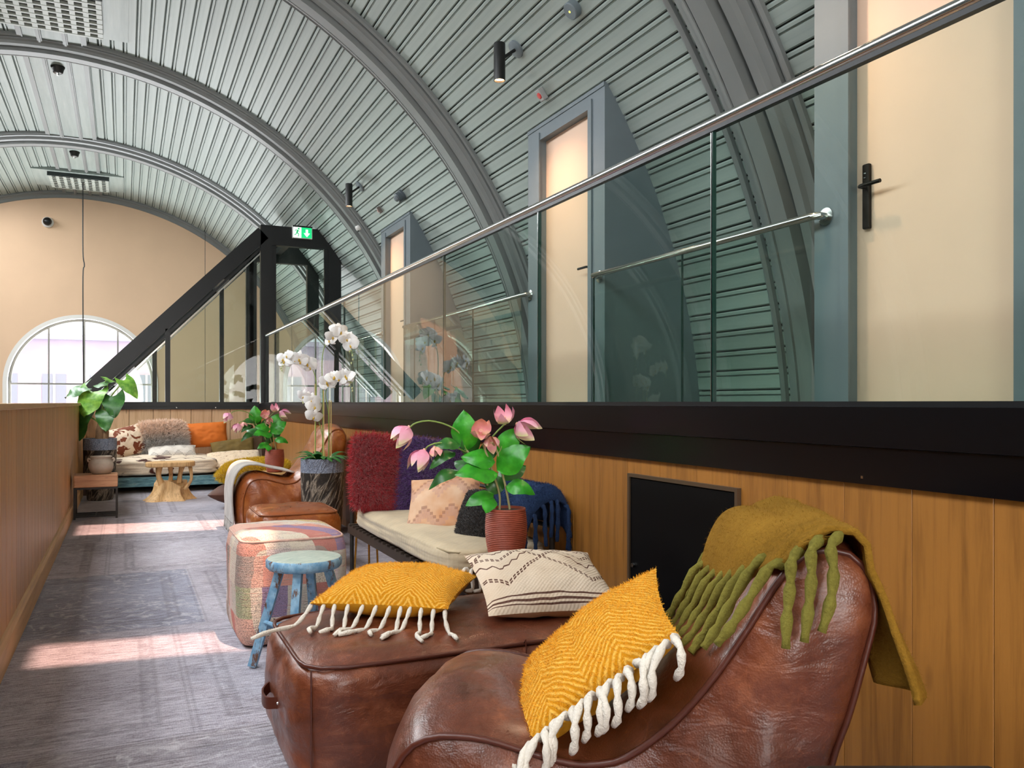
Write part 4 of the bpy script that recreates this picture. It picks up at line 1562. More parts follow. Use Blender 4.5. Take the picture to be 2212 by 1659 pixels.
# furry and woven cushions on the bench
def furcushion(label, M, w, h, T, c1, c2, n, ln, seed, group=None, flow=(0, 0, 0), wdt=.0016):
    base = plain('fur_base', c1, .95)
    t, f, g_ = cushion('fur_cushion', label, M, w, h, T, base, base, seed, -.05, .42, .004, 20, group)
    fm = Mt('fur_strands', .62, spec=.3)
    geo = fm.coord()
    fm.col(fm.ramp(fm.noise(geo, 60, 2), [(.25, C(c1)), (.75, C(c2))]))
    fm.inp('Sheen Weight', .4)
    P, Nn = sample_surface(f.data, n, int(seed * 10))
    P2, N2 = sample_surface(g_.data, n // 3, int(seed * 10) + 1)
    Mi = M.to_3x3().inverted()
    fl = Mi @ Vector(flow)
    fur(t, 'fur', fm.m, np.concatenate([P, P2]), np.concatenate([Nn, N2]), ln, wdt, .0, .55, int(seed * 7), tuple(fl))
    return t


furcushion('burgundy long hair fur cushion at the far end of the bench', frame((1.53, 5.20, .745), (.95, .18, -.12), (.10, .28, .95)), .46, .46, .16, '86101f', 'd0242f', 17000, .05, 1.3, flow=(0, -.2, -.4))
furcushion('deep purple fur cushion beside the burgundy one', frame((1.725, 5.04, .735), (.62, -.75, -.10), (.22, .22, .94)), .44, .45, .12, '3c1a52', '7c4aa0', 17000, .042, 2.1, flow=(-.2, -.2, -.5))
M = frame((1.63, 4.42, .625), (.75, -.62, .12), (.42, .42, .80))
cushion('kilim_cushion', 'faded pink kilim cushion leaning on the purple one', M, .44, .38, .16, kilimmat('faded_pink_kilim', 'e0bc9e', 'cf976f', '8a5c50', 'bd9488'), plain('kilim_back', 'dcc0a2', .9), 6.0, .08)
furcushion('charcoal brushed wool cushion beside the red pot', frame((1.72, 3.92, .60), (.62, -.72, .0), (.40, .36, .80)), .38, .32, .14, '24201f', '4a4342', 9000, .012, 3.3)

M_NAVY = feltmat('navy_mohair', '131c33', '2b3f63')
nb = thing('throw_blanket', 'navy mohair blanket with dark fringe hanging at the bench end', 'blanket')
npath = spline([(1.70, 0, .66), (1.76, 0, .76), (1.82, 0, .795), (1.88, 0, .79), (1.925, 0, .74), (1.93, 0, .60)], 26)


def ndr(u, v):
    p = npath[int(round(u * 25))]
    y = 3.50 + .56 * v
    drop = max(0, .12 - v) / .12
    return (p.x + .008 * nz(u * 4, v * 6, 9.0), y, p.z + .012 * nz(u * 3, v * 5, 2.0) - .07 * drop ** 1.5 * (1 - u * .3))


o = MB().grid(ndr, 26, 30).build('blanket_cloth', M_NAVY, nb, 180)
solid(o, .012, 0)
P, Nn = sample_surface(o.data, 9000, 18)
fur(nb, 'fuzz', M_NAVY, P + Nn * .006, Nn, .014, .0006, .0, 1.0, 8)
fr = []
for i in range(8):
    a = Vector(ndr(i / 7, 0))
    w1 = random.uniform(-.012, .012)
    L_ = random.uniform(.15, .2)
    fr.append([a + Vector((0, .01, .0)), a + Vector((w1, -.012, -.02)), a + Vector((w1, -.014, -L_ * .5)), a + Vector((w1 * 2, -.012, -L_))])
tassels(nb, Matrix.Identity(4), fr, M_NAVY, .011, 8)

# log slice side table that carries the red pot
M_LOG = woodmat('pale_log_wood', 'c79a6c', '8f6238', (1, 0, 0), 1.6, .6, plankrand=False)
t = thing('log_side_table', 'small log slice side table under the red ribbed pot', 'side table', (1.54, 3.37, 0))
b_ = MB()
ring_ = [(.135 * (1 + .10 * nz(math.cos(a) * 1.5, math.sin(a) * 1.5, 3.0)) * math.cos(a) * 1.15, .135 * (1 + .10 * nz(math.cos(a) * 1.5, math.sin(a) * 1.5, 3.0)) * math.sin(a) * .62) for a in [2 * PI * i / 36 for i in range(36)]]
vs = [(x, y, z) for z in (.465, .51) for x, y in ring_]
b_.add(vs, [tuple(range(35, -1, -1)), tuple(range(36, 72))] + [(i, (i + 1) % 36, 36 + (i + 1) % 36, 36 + i) for i in range(36)])
bevel(b_.build('table_top', M_LOG, t, 0), .006)
for dx, dy in ((-.09, -.035), (.09, -.035), (0, .05)):
    MB().tube([(dx, dy, .468), (dx * 1.2, dy * 1.2, 0)], .016, 10).build('leg', M_LOG, t)


# ================================================================== plants
def leafmat(name, c1, c2, rough=.35, veins=True):
    t = Mt(name, rough, spec=.5)
    co = t.coord()
    n = t.noise(co, 16, 3)
    t.col(t.ramp(n, [(.3, C(c1)), (.7, C(c2))]))
    t.inp('Subsurface Weight', .0)
    t.bump(t.noise(co, 40, 2), .15, .004)
    return t.m


M_LEAF = leafmat('glossy_leaf_green', '1f7a17', '46ad2b')
M_LEAFD = leafmat('dark_leaf_green', '1d4f1c', '3d7d33')
M_ALOC = leafmat('alocasia_green', '4f8a2c', '8fbf4a', .4)
M_ALOCD = leafmat('alocasia_dark_green', '275a24', '4c8038', .4)
M_STEM = plain('stem_green', '7f9a4a', .6, var=.1)
M_STEMB = plain('stem_woody', 'a8a070', .7, var=.1)
M_SOIL = plain('soil', '2c2018', .95, var=.3, vs=30, bump=.5, bs=80)


def leaf(parent, base, tip, w, mat, bow=.15, nrm=(0, -.6, .8), name='leaf', heart=0.0, fold=.25, wave=0.0, seed=0.0):
    base, tip, nrm = Vector(base), Vector(tip), Vector(nrm)
    d = tip - base
    L = d.length
    sd = d.cross(nrm).normalized()
    up = sd.cross(d).normalized()
    NU, NV = 15, 7

    def fn(u, v):
        t = u
        a = 2 * v - 1
        if heart:
            wid = w / 2 * (math.sin(PI * min(1, (t + .22) / 1.22) ** .72) ** .8)
        else:
            wid = w / 2 * math.sin(PI * t ** .8) ** .85
        p = base + d * t + up * (bow * L * math.sin(PI * t) - .10 * L * t * t)
        back = heart * abs(a) ** 1.5 * (1 - t) ** 2
        p = p - d * back
        p = p + sd * wid * a - up * (wid * fold * abs(a)) * (1 - .3 * t)
        # pleats along the side veins and a wavy margin
        p = p + up * (.012 * w * math.sin(t * 26 - abs(a) * 5) + wave * w * abs(a) * math.sin(t * 9 + seed + a))
        return p
    o = MB().grid(fn, NU, NV).build(name, mat, parent, 180)
    return o


def petalmat(name, base, mid, tip):
    t = Mt(name, .5, spec=.35)
    co = t.coord('Generated')
    x, y, z = t.sep(co)
    n = t.noise(t.mp(t.coord(), (60, 60, 60)), 1.5, 3)
    t.col(t.ramp(t.ma('ADD', t.ma('MULTIPLY', z, .8), t.ma('MULTIPLY', n, .3)), [(.15, C(tip)), (.45, C(mid)), (.85, C(base))]))
    t.inp('Subsurface Weight', .0)
    return t.m


M_PINK = petalmat('pink_bract', 'ee9fbd', 'f3b8c6', 'dfe0a0')
M_PINK2 = petalmat('salmon_bract', 'f1b59c', 'f2a9b0', 'e9d3a0')


def pink_flower(parent, c, ax, size, k=5, mat=None, seed=1):
    """nodding cluster of bracts around an axis pointing to the open end"""
    r = random.Random(seed)
    ax = Vector(ax).normalized()
    e1 = ax.orthogonal().normalized()
    e2 = ax.cross(e1)
    c = Vector(c)
    fl = MB().tube([c - ax * size * .12, c + ax * size * .3], [size * .07, size * .10], 8).build('flower', M_PINK2, parent)
    for i in range(k):
        a = 2 * PI * i / k + r.uniform(-.25, .25)
        o = e1 * math.cos(a) + e2 * math.sin(a)
        op = r.uniform(.35, .65)
        b_ = c + o * size * .03 - ax * size * .08
        tip = c + ax * size * r.uniform(.75, .95) + o * size * op
        leaf(fl, b_, tip, size * r.uniform(.52, .66), mat or M_PINK, .20, tuple(o), 'petal', fold=.18)
    return fl


def ribbed_pot(parent, h, r, mat, rings=26):
    prof = [(0, .0), (r * .66, .0), (r * .70, .004)]
    for i in range(rings):
        for k, off in ((.0, 0.0), (.5, .028)):
            t = (i + k) / rings
            rr = r * (.70 + .30 * math.sin(PI * (.12 + .62 * t)) ** 1.0 * 1.0)
            prof.append((rr * (1 + off), .004 + (h - .008) * t))
    prof += [(prof[-1][0] * .985, h), (prof[-1][0] * .93, h), (prof[-1][0] * .91, h - .02), (0, h - .022)]
    return MB().lathe(prof, 44, cap=False).build('pot', mat, parent, 25)


M_REDPOT = plain('red_brown_ribbed_clay', '9a4a34', .55, var=.15, vs=18)


def make_medinilla(label, loc, rz, sc=1.0, group=None):
    t = thing('potted_medinilla', label, 'potted plant', loc, rz, group)
    H, R_ = .222, .092
    ribbed_pot(t, H, R_, M_REDPOT)
    MB().lathe([(0, H - .022), (R_ * .86, H - .022), (R_ * .86, H - .012), (0, H - .008)], 28, cap=False).build('soil', M_SOIL, t)
    q = lambda px, py, dep=0.0: Vector(((px - 1095) / 488, dep, H + (1100 - py) / 488))
    for path, rr, m in (([(1081, 1104, 0), (1080, 1068, .0), (1062, 1010, -.02), (1045, 960, -.01)], .005, M_STEMB),
                        ([(1103, 1104, .01), (1095, 1060, .01), (1086, 1022, .0), (1078, 985, .0), (1062, 950, -.01)], .005, M_STEMB),
                        ([(1070, 1104, .02), (1058, 1060, .02), (1040, 1020, .02), (1009, 976, .02)], .005, M_STEMB),
                        ([(1062, 950, 0), (1075, 935, -.01), (1092, 918, -.02)], .0035, M_STEM),
                        ([(1078, 985, 0), (1095, 950, .02), (1118, 925, .02)], .0035, M_STEM),
                        ([(1009, 976, .02), (995, 940, .01), (968, 921, 0), (930, 911, -.02), (900, 916, -.03), (885, 928, -.03)], .0036, M_STEM),
                        ([(1009, 980, .02), (985, 968, -.02), (955, 958, -.04), (930, 964, -.05), (920, 975, -.05)], .0034, M_STEM)):
        MB().tube(spline([q(*p) for p in path], 14), rr, 7).build('stem', m, t)
    D, U = (0, -.75, .65), (0, -.95, .2)
    for (bx, by, bd), (tx, ty, td), w, m, nr, bow in (
            ((1009, 976, .02), (1001, 888, .0), .112, M_LEAF, (-.25, -.95, .15), .10),
            ((1010, 990, .03), (1028, 915, .04), .085, M_LEAFD, (.5, -.8, .2), .08),
            ((996, 962, .0), (938, 966, -.06), .06, M_LEAFD, D, .16),
            ((985, 980, .0), (932, 1010, -.08), .05, M_LEAFD, D, .2),
            ((995, 1020, .0), (931, 1052, -.08), .055, M_LEAFD, D, .22),
            ((1077, 1024, -.02), (990, 1016, -.10), .125, M_LEAF, (0, -.62, .8), .12),
            ((1072, 1000, -.02), (1000, 985, -.04), .09, M_LEAF, (.1, -.75, .6), .12),
            ((1075, 1019, -.01), (1143, 964, -.05), .118, M_LEAF, (-.3, -.85, .3), .10),
            ((1082, 985, .01), (1120, 926, .0), .095, M_LEAF, (-.2, -.95, .25), .08),
            ((1094, 1054, .0), (1157, 1066, -.03), .075, M_LEAF, D, .25),
            ((1068, 1070, .0), (1008, 1090, -.06), .065, M_LEAF, D, .15),
            ((1066, 1076, -.02), (1052, 1102, -.10), .06, M_LEAF, (0, -.9, .4), .10),
            ((1090, 1062, .02), (1046, 1038, .02), .075, M_LEAFD, U, .1),
            ((1050, 1000, .04), (1062, 950, .06), .07, M_LEAFD, U, .08),
            ((1080, 1040, .05), (1140, 1010, .14), .09, M_LEAFD, D, .12),
            ((1040, 1030, .06), (975, 1000, .16), .09, M_LEAFD, D, .14)):
        leaf(t, q(bx, by, bd), q(tx, ty, td), w * 1.15, m, bow, nr, wave=.05, seed=bx)
    for i, ((x, y, dp), ax, sz, m) in enumerate((((884, 927, -.03), (-.55, -.25, -.8), .085, M_PINK), ((919, 976, -.05), (-.35, -.3, -.85), .085, M_PINK),
                                                 ((1040, 938, -.03), (.05, -.85, .5), .075, M_PINK2), ((1062, 950, -.02), (.2, -.7, -.7), .06, M_PINK2),
                                                 ((1092, 914, -.03), (-.15, -.5, .85), .075, M_PINK), ((1122, 920, .0), (.55, -.4, -.35), .09, M_PINK),
                                                 ((942, 968, -.04), (.3, -.5, -.8), .055, M_PINK2))):
        pink_flower(t, q(x, y, dp), ax, sz * 1.2, 5, m, i + 3)
    return t


make_medinilla('pink flowered plant in a red ribbed pot on the log side table', (1.54, 3.37, .511), -YAW)
m2 = make_medinilla('pink flowered plant in a red ribbed pot beside the grey throw', (1.42, 8.90, .481), -YAW + .5)
m2.scale = (1.05, 1.05, 1.05)


# ------------------------------------------------------------------ tall textured planters
def barkpot(name):
    t = Mt(name, .6, spec=.4)
    co = t.coord()
    x, y, z = t.sep(co)
    an = t.ma('ARCTAN2', y, x)
    tw = t.ma('ADD', t.ma('MULTIPLY', an, .9), t.ma('MULTIPLY', z, -2.4))
    n = t.noise(t.comb(t.ma('MULTIPLY', tw, 1.5), t.ma('MULTIPLY', z, 2.2), t.ma('MULTIPLY', an, .35)), 2.0, 4, .5, .8)
    fz = t.noise(co, 130, 2, .8)
    ridge = t.ma('ABSOLUTE', t.ma('SUBTRACT', n, .5))
    k = t.ramp(ridge, [(.0, .8), (.035, .3), (.09, 0.0)])
    c = t.mix(k, t.ramp(fz, [(.35, C('16130f')), (.7, C('3a3029'))]), t.ramp(fz, [(.3, C('8a7a68')), (.7, C('d2c3ae'))]))
    rim = t.ma('GREATER_THAN', z, .62)
    c = t.mix(rim, c, t.ramp(fz, [(.35, C('4d5668')), (.65, C('a9b2c4'))]))
    t.col(c)
    t.bump(t.ma('ADD', t.ma('MULTIPLY', k, 1.0), t.ma('MULTIPLY', fz, .3)), .6, .02)
    return t.m


M_BARK = barkpot('bark_textured_ceramic')


def tall_pot(t, h, r0, r1):
    prof = [(0, 0), (r0 * .92, 0), (r0, .01)] + [(r0 + (r1 - r0) * math.sin(PI / 2 * k / 9) ** .8, h * (.02 + .96 * k / 9)) for k in range(1, 10)] + [(r1, h), (r1 * .92, h), (r1 * .9, h - .05), (0, h - .055)]
    MB().lathe(prof, 44, cap=False).build('pot', M_BARK, t, 40)
    MB().lathe([(0, h - .055), (r1 * .89, h - .05), (r1 * .87, h - .035), (0, h - .03)], 28, cap=False).build('soil', M_SOIL, t)


oc = thing('potted_orchid', 'tall white orchid in a dark bark textured pot with blue grey rim', 'potted plant', (1.51, 7.02, 0), -YAW)
tall_pot(oc, .735, .145, .178)
rr_ = random.Random(4)
for i in range(17):
    a = 2 * PI * i / 17 + rr_.uniform(-.2, .2)
    l_ = rr_.uniform(.16, .26)
    b0 = Vector((math.cos(a) * .05, math.sin(a) * .05, .70))
    leaf(oc, b0, b0 + Vector((math.cos(a) * l_, math.sin(a) * l_ * .8, rr_.uniform(.02, .10))), .065, M_LEAFD, .22, (0, 0, 1), fold=.35)
M_ORCH = plain('white_orchid_petal', 'f6f5f2', .5, var=.02)
M_ORCL = plain('orchid_lip_yellow', 'd8b040', .5)
M_ORST = plain('orchid_stem_green', '8da455', .55, var=.12)
M_CANE = plain('bamboo_cane', 'd9c17c', .55, var=.1)


def orchid_mesh():
    """five broad petals sharing one centre; faces -y"""
    vs, fs = [(0, 0, 0)], []
    for ang, L, w in ((0, .036, .024), (2 * PI / 3 + .1, .034, .022), (-2 * PI / 3 - .1, .034, .022), (PI / 2 - .25, .043, .048), (-PI / 2 + .25, .043, .048)):
        d = Vector((math.sin(ang), 0, math.cos(ang)))
        s = Vector((math.cos(ang), 0, -math.sin(ang)))
        o = len(vs)
        rows = 5
        for i in range(1, rows + 1):
            t = i / rows
            ww = w / 2 * math.sin(PI * min(.97, .18 + .8 * t)) ** .7
            for a in (-1, 0, 1):
                vs.append(tuple(d * L * t + s * ww * a + Vector((0, -.006 * math.sin(PI * t) + .008 * t * t + .003 * abs(a), 0))))
        fs += [(0, o, o + 1), (0, o + 1, o + 2)]
        for i in range(rows - 1):
            for j in (0, 1):
                p = o + i * 3 + j
                fs.append((p, p + 3, p + 4, p + 1))
    b = MB()
    b.add(vs, fs)
    return b.mesh('flower', M_ORCH, 180)


orch_me = orchid_mesh()
lip_me = MB().lathe([(0, -.012), (.0035, -.008), (.0042, 0), (.002, .004), (0, .005)], 8, (0, -.007, -.002), cap=False).mesh('lip', M_ORCL)
bud_me = MB().lathe([(0, -.011), (.006, -.005), (.007, .002), (.003, .009), (0, .011)], 8, cap=False).mesh('bud', plain('orchid_bud', 'cfd39a', .5))
sprays = [
    ([(-.06, 0, .70), (-.055, 0, 1.15), (-.05, -.01, 1.38), (-.10, -.02, 1.52), (-.19, -.03, 1.585), (-.27, -.04, 1.575), (-.335, -.05, 1.53)], 10),
    ([(.0, 0, .70), (.005, 0, 1.2), (.0, -.01, 1.55), (.035, -.02, 1.70), (.10, -.03, 1.79), (.17, -.03, 1.785), (.235, -.04, 1.70), (.265, -.05, 1.59)], 11),
    ([(.05, .01, .70), (.05, .01, 1.10), (.03, -.01, 1.26), (.06, -.03, 1.36), (.13, -.04, 1.42), (.20, -.05, 1.42), (.27, -.06, 1.36)], 10),
    ([(.03, -.02, .70), (.0, -.02, .95), (-.05, -.03, 1.12), (-.105, -.04, 1.24), (-.14, -.05, 1.26)], 5),
]
for k, (path, nf) in enumerate(sprays):
    P = spline(path, 40)
    MB().tube(P, [.0045 - .0022 * i / 39 for i in range(40)], 6).build('stem', M_ORST, oc)
    for i in range(nf):
        f_ = .50 + .42 * i / max(1, nf - 1)
        p = P[int(f_ * 39)] + Vector((rr_.uniform(-.02, .02), -.012 + rr_.uniform(-.03, .02), rr_.uniform(-.03, .012)))
        o = link('flower', orch_me, oc)
        o.location = p
        o.rotation_euler = (rr_.uniform(-.35, .5), rr_.uniform(-.35, .35), rr_.uniform(-.8, .8))
        s_ = rr_.uniform(1.5, 1.95)
        o.scale = (s_, s_, s_)
        link('lip', lip_me, o)
    for i in range(5):
        p = P[min(39, int((.93 + .07 * i / 4) * 39))] + Vector((rr_.uniform(-.012, .012), -.006, -.012 - .012 * i))
        o = link('bud', bud_me, oc)
        o.location = p
for x, y in ((-.065, .012), (.0, .02), (.055, .02), (.075, 0), (.02, -.03)):
    MB().tube([(x, y, .69), (x * .98, y, 1.36 if x < .05 else 1.22)], .0042, 6).build('cane', M_CANE, oc)

al = thing('potted_alocasia', 'broad leaved green plant in a tall dark textured pot behind the block table', 'potted plant', (-.27, 11.5, 0), -YAW)
tall_pot(al, .76, .145, .19)
MB().tube([(0, 0, .72), (.0, 0, .86), (.012, 0, .96)], [.055, .048, .035], 12).build('trunk', plain('alocasia_trunk', '8a6a4c', .8, var=.2, vs=20, bump=.5), al)
MB().tube([(.05, .02, .72), (.065, .02, .84), (.05, .01, .93)], [.04, .035, .025], 12).build('trunk', plain('alocasia_trunk_pale', '9c7c5c', .8, var=.2, vs=20, bump=.5), al)
al_l = [  # top of stalk, tip, width, material, facing
    ((-.08, -.02, 1.335), (-.13, -.16, 1.03), .37, M_ALOC, (-.1, -.95, .3)),
    ((-.20, .03, 1.40), (-.44, -.02, 1.28), .30, M_ALOCD, (.0, -.5, .85)),
    ((.06, .08, 1.44), (-.18, .16, 1.42), .22, M_ALOCD, (.1, -.4, .9)),
    ((.16, .0, 1.28), (.24, -.13, 1.03), .27, M_ALOCD, (.3, -.9, .3)),
    ((.10, -.05, 1.10), (.15, -.18, .86), .25, M_ALOCD, (.1, -.95, .2)),
    ((-.17, -.04, 1.05), (-.19, -.16, .74), .26, M_ALOCD, (-.35, -.9, .2)),
    ((.28, .05, 1.48), (.46, .02, 1.26), .20, M_ALOC, (.6, -.7, .4)),
    ((.0, .15, 1.50), (.14, .26, 1.44), .16, M_ALOC, (0, -.3, .95)),
]
for i, (tp, tip, w, m, nr) in enumerate(al_l):
    tp = Vector(tp)
    MB().tube(spline([(.005 * i - .01, 0, .93), (tp.x * .35, tp.y * .5, .93 + (tp.z - .93) * .55), tuple(tp)], 14), [.015 - .009 * k / 13 for k in range(14)], 8).build('stalk', M_STEM, al)
    leaf(al, tp, tip, w, m, .06, nr, heart=.32, fold=.12, wave=.06, seed=i)

# ================================================================== things along the aisle
# block side table
M_BLOCK = woodmat('reclaimed_block_wood', 'd6a27a', 'a86f48', (1, 0, 0), 1.3, .6, plankrand=False)
t = thing('block_side_table', 'thick wooden block side table on a thin dark metal frame', 'side table', (-.265, 9.78, 0))
bevel(MB().box(-.205, .205, -.165, .165, .325, .452).build('table_top', M_BLOCK, t, 0), .012, 3)
for x in (-.195, .195):
    for y in (-.155, .155):
        MB().box(x - .010, x + .010, y - .010, y + .010, 0, .325).build('leg', M_IRON, t, 0)
for y in (-.155, .155):
    MB().box(-.195, .195, y - .008, y + .008, .306, .325).build('frame_bar', M_IRON, t, 0)
    MB().box(-.195, .195, y - .008, y + .008, .02, .036).build('frame_bar', M_IRON, t, 0)
MB().box(-.195, .195, -.008, .008, .02, .036).build('frame_bar', M_IRON, t, 0)
MB().box(-.008, .008, -.155, .155, .02, .036).build('frame_bar', M_IRON, t, 0)
t = thing('clay_pot', 'squat grey clay pot standing on the wooden block table', 'pot', (-.22, 9.80, .453))
M_CLAY = plain('grey_clay', 'b9aa98', .85, var=.14, vs=9, bump=.3, bs=30)
MB().lathe([(0, 0), (.082, 0), (.095, .012), (.117, .055), (.122, .095), (.112, .13), (.095, .15), (.092, .158), (.102, .172), (.104, .184), (.096, .186), (.085, .165), (.08, .15), (0, .145)], 44, cap=False).build('pot_body', M_CLAY, t, 60)
for sx in (-1, 1):
    MB().tube(spline([(sx * .098, 0, .15), (sx * .12, 0, .16), (sx * .125, 0, .14), (sx * .112, 0, .125)], 10), .009, 8).build('lug', M_CLAY, t)

# teak root table
M_TEAK = woodmat('pale_teak_root', 'dcb27c', 'a97b46', (0, 0, 1), 2.0, .6, plankrand=False)
t = thing('root_table', 'pale teak root table with slab top and gnarled foot', 'side table', (.52, 11.12, 0))
b_ = MB()


def root(u, v):
    a = 2 * PI * v
    z = .20 * u * (1 + .22 * math.sin(3 * a + .6) * u)
    fl = 1 + .55 * (1 - u) ** 2.6
    r = .165 * fl * (1 + .20 * math.sin(5 * a + 1.0) * (1 - .5 * u) + .08 * math.sin(11 * a) + .10 * nz(math.cos(a) * 2, math.sin(a) * 2, z * 6))
    return (r * math.cos(a) * 1.05 - .03 * (1 - u), r * math.sin(a) * .85, z)


b_.grid(root, 14, 48, cv=True)
b_.f.append(tuple(13 * 48 + k for k in range(48)))
b_.build('root_foot', M_TEAK, t, 60, fixn=True)
for p0_, pm_, p1_, r_ in (((-.10, -.02, .20), (-.135, -.03, .30), (-.13, -.01, .415), .034), ((.10, .03, .20), (.115, .02, .32), (.135, .0, .415), .030), ((.16, -.06, .13), (.235, -.07, .25), (.225, -.04, .415), .020), ((.0, .09, .2), (.01, .10, .3), (.0, .08, .415), .026)):
    MB().tube(spline([p0_, pm_, p1_], 14), [r_ * (1.25 - .35 * math.sin(PI * k / 13)) for k in range(14)], 10).build('branch_leg', M_TEAK, t, 180)
b_ = MB()
rg = []
for i in range(48):
    a = 2 * PI * i / 48
    k = (abs(math.cos(a)) ** 3 + abs(math.sin(a)) ** 3) ** (-1 / 3) * (1 + .06 * nz(math.cos(a) * 2, math.sin(a) * 2, 5.0))
    rg.append((.285 * k * math.cos(a), .155 * k * math.sin(a)))
b_.add([(x, y, z) for z in (.412, .474) for x, y in rg], [tuple(range(47, -1, -1)), tuple(range(48, 96))] + [(i, (i + 1) % 48, 48 + (i + 1) % 48, 48 + i) for i in range(48)])
bevel(b_.build('table_top', M_TEAK, t, 0), .014, 2)

# second leather lounger, its pouf, the grey throw
l2 = make_lounger('tan leather lounger beside the orchid under a grey throw', M_LEA2, M_PIPE2)
l2.location = (1.05, 7.55, 0)
l2.scale = (.90, 1.15, 1.06)
p2 = make_pouf('tan leather pouf between the patchwork pouf and the orchid', .58, .66, .44, M_LEA2, M_PIPE2, False)
p2.location = (1.12, 6.22, 0)
M_GREYT = weavemat('grey_wool_throw', 'b7b1aa', .15, 240, .95, .5).m
gt = thing('throw_blanket', 'pale grey wool throw with fringe hanging off the tan lounger', 'blanket')
gp = spline([(1.42, 0, .56), (1.24, 0, .60), (1.08, 0, .645), (.965, 0, .635), (.895, 0, .56), (.872, 0, .40), (.868, 0, .20), (.87, 0, .13)], 40)


def gdr(u, v):
    p = gp[int(round(u * 39))]
    return (p.x + .012 * nz(u * 5, v * 4, 6.0), 7.74 + .58 * v - .05 * u * (1 - v), p.z + .008 * nz(u * 4, v * 6, 3.0))


solid(MB().grid(gdr, 40, 18).build('throw_cloth', M_GREYT, gt, 180), .012, 0)
fr = []
for i in range(22):
    a = Vector(gdr(1, i / 21))
    fr.append([a + Vector((0, 0, .008)), a + Vector((-.004, 0, -.03)), a + Vector((-.006 + random.uniform(-.006, .006), random.uniform(-.008, .008), -.10))])
tassels(gt, Matrix.Identity(4), fr, M_GREYT, .006, 5)

# brass tray table by the bench end
M_BRASS = plain('brass', 'c9953f', .25, .9)
t = thing('brass_side_table', 'small round brass side table behind the bench post', 'side table', (1.55, 5.74, 0))
MB().lathe([(0, .475), (.10, .475), (.104, .482), (.104, .492), (.10, .490), (0, .487)], 36, cap=False).build('tray_top', M_BRASS, t, 40)
for k in range(3):
    a = 2 * PI * k / 3 + .4
    MB().tube([(.07 * math.cos(a), .07 * math.sin(a), .478), (.095 * math.cos(a), .095 * math.sin(a), 0)], .007, 8).build('leg', M_BRASS, t)

# small table with the second red pot
M_PALE = woodmat('pale_oak', 'd8ac70', 'b88948', (1, 0, 0), 1.2, .5, plankrand=False)
t = thing('oak_side_table', 'small square pale oak table under the farther red pot', 'side table', (1.44, 8.92, 0))
bevel(MB().box(-.20, .20, -.20, .20, .452, .480).build('table_top', M_PALE, t, 0), .004)
for x in (-.17, .17):
    for y in (-.17, .17):
        MB().box(x - .016, x + .016, y - .016, y + .016, 0, .452).build('leg', M_PALE, t, 0)

# floor cushions
M = frame((1.30, 10.08, .165), (.86, -.5, .0), (.5, .86, .02))
cushion('floor_cushion', 'brown suede floor cushion under the yellow fur cushion', M, .66, .66, .30, M_SUEDE, M_SUEDE, 11.0, .06, .42, .01)
furcushion('bright yellow long hair fur cushion on the brown floor cushion', frame((1.36, 10.0, .415), (.93, -.36, .05), (.34, .9, .14)), .70, .56, .20, 'c79a00', 'f5d400', 16000, .055, 4.1, flow=(-.1, -.2, -.3), wdt=.0028)

# ------------------------------------------------------------------ daybed at the end wall
M_TEAL = Mt('distressed_teal_paint', .6)
co = M_TEAL.coord()
n1 = M_TEAL.noise(M_TEAL.mp(co, (.5, 3, 3)), 12, 5, .7)
M_TEAL.col(M_TEAL.ramp(n1, [(.3, C('2e5560')), (.5, C('5f8c94')), (.62, C('7fa7ab')), (.7, C('5b4630'))]))
M_TEAL = M_TEAL.m
db = thing('wooden_daybed', 'low distressed teal wooden daybed against the pale plank wall', 'daybed', (.66, 12.85, 0))
MB().box(-1.08, 1.12, -.76, -.70, .085, .21).build('front_rail', M_TEAL, db, 0)
MB().box(-1.08, 1.12, .66, .70, .085, .21).build('back_rail', M_TEAL, db, 0)
for x in (-1.10, 1.13):
    MB().box(x - .03, x + .03, -.76, .70, .085, .21).build('end_rail', M_TEAL, db, 0)
    for y in (-.74, .66):
        MB().box(x - .04, x + .04, y - .04, y + .04, 0, .80 if x > 0 else .62).build('corner_post', plain('post_dark_wood', '3b2415', .5, var=.2), db, 0)
        MB().lathe([(0, 0), (.03, 0), (.04, .02), (.03, .05), (.012, .06), (0, .065)], 14, (x, y, .80 if x > 0 else .62), cap=False).build('finial', plain('post_dark_wood_b', '3b2415', .5), db)
MB().box(1.11, 1.15, -.70, .62, .25, .70).build('end_board', plain('end_board_dark', '33200f', .5, var=.2), db, 0)
MB().box(-1.08, 1.12, -.72, .68, .19, .215).build('base_board', M_BWOOD, db, 0)
M_COW = cowmat('cow_hide', 'efdcc2', '4a1f12', 4.2, .56, (1, 1.6, 1))
t = thing('daybed_mattress', 'thick daybed mattress under a brown spotted cream cover', 'mattress', (.40, 12.80, .216))
weld(rbox(1.56, 1.34, .225, .06, .02, 29, seed=8.8, wr=.03).build('spotted_cover', M_COW, t, 180))
t = thing('daybed_mattress', 'cream slub woven mattress pad at the right end of the daybed', 'mattress', (1.48, 12.78, .216))
weld(rbox(.58, 1.30, .13, .05, .015, 21, seed=5.8, wr=.02).build('pad_cover', weavemat('cream_slub', 'ecd2b4', .15, 90).m, t, 180))
cushion('spotted_cushion', 'round bodied brown spotted cream cushion at the left end of the daybed', frame((.06, 12.98, .66), (.92, .3, .22), (-.25, .42, .86)), .56, .48, .28, cowmat('cow_print', 'f0d8bc', '7c3c20', 9, .53), plain('tan_cloth', 'd9b48c', .9), 12.0, .09, .55)
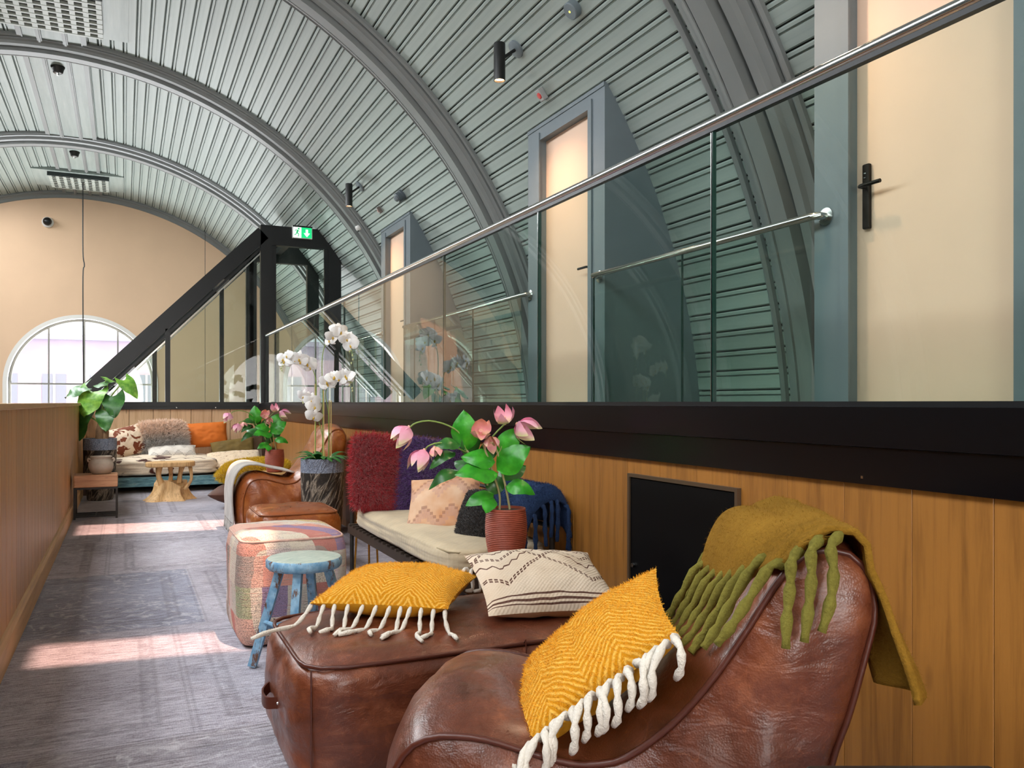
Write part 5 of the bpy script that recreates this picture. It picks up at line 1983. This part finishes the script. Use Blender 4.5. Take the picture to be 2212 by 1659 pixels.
fc = furcushion('fluffy pink and grey long hair cushion on the daybed', frame((.50, 13.04, .70), (.99, .05, .03), (-.02, .36, .93)), .60, .40, .20, 'cfc6c0', 'ffe6d6', 14000, .085, 5.1, flow=(0, -.25, -.3), wdt=.005)
fm = fc.children[-1].data.materials[0]
nt_ = fm.node_tree
tc = nt_.nodes.new('ShaderNodeTexCoord')
sx_ = nt_.nodes.new('ShaderNodeSeparateXYZ')
cr = nt_.nodes.new('ShaderNodeValToRGB')
mr = nt_.nodes.new('ShaderNodeMapRange')
mr.inputs[1].default_value = -.2
mr.inputs[2].default_value = .2
cr.color_ramp.elements[0].position = .25
cr.color_ramp.elements[0].color = C('cfc8c2')
cr.color_ramp.elements[1].position = .6
cr.color_ramp.elements[1].color = C('ffe2cc')
nt_.links.new(tc.outputs['Object'], sx_.inputs[0])
nt_.links.new(sx_.outputs[1], mr.inputs[0])
nt_.links.new(mr.outputs[0], cr.inputs[0])
nt_.links.new(cr.outputs[0], nt_.nodes['Principled BSDF'].inputs['Base Color'])
cushion('plain_cushion', 'plain orange cushion leaning on the pale plank wall', frame((1.07, 13.22, .72), (.99, -.03, .05), (-.03, .40, .9)), .70, .40, .20, plain('orange_cotton', 'd9701f', .8, var=.08, vs=5, bump=.15, bs=18), None, 13.0, .05, .42, .012)
cushion('woven_cushion', 'grey and white geometric woven cushion in front of the fluffy one', frame((.62, 12.82, .50), (.99, .02, .02), (0, .75, .55)), .66, .26, .14, kilimmat('grey_geo_weave', 'e9e2d8', 'd9d0c4', '8d8580', 'a9a39c'), None, 14.0, .06, .45)
cushion('olive_cushion', 'olive brown velvet cushion at the right end of the daybed', frame((1.46, 12.86, .50), (.93, -.1, .12), (-.03, .6, .75)), .62, .38, .20, plain('olive_velvet', '6b5522', .85, var=.2, vs=6, bump=.2, bs=25), None, 15.0, .05, .42, .012)
cushion('slub_cushion', 'cream cushion with brown flecks at the daybed front corner', frame((1.42, 12.42, .405), (.96, -.1, .05), (.1, .85, .35)), .74, .46, .13, cowmat('cream_flecked', 'f0d6b6', '8a5a3a', 16, .63, (1, 4, 1)), None, 16.0, .05, .42)

# dark tray table whose corner shows at the lower edge beside the lounger
t = thing('black_side_table', 'dark side table corner in front of the leather lounger', 'side table', (.99, 1.015, 0), -YAW)
bevel(MB().box(0, .30, -.26, 0, .585, .62).build('table_top', plain('black_stained_wood', '1d1613', .4, var=.2), t, 0), .008, 3)
for x in (.02, .28):
    for y in (-.24, -.02):
        MB().box(x - .015, x + .015, y - .015, y + .015, 0, .585).build('leg', M_IRON, t, 0)
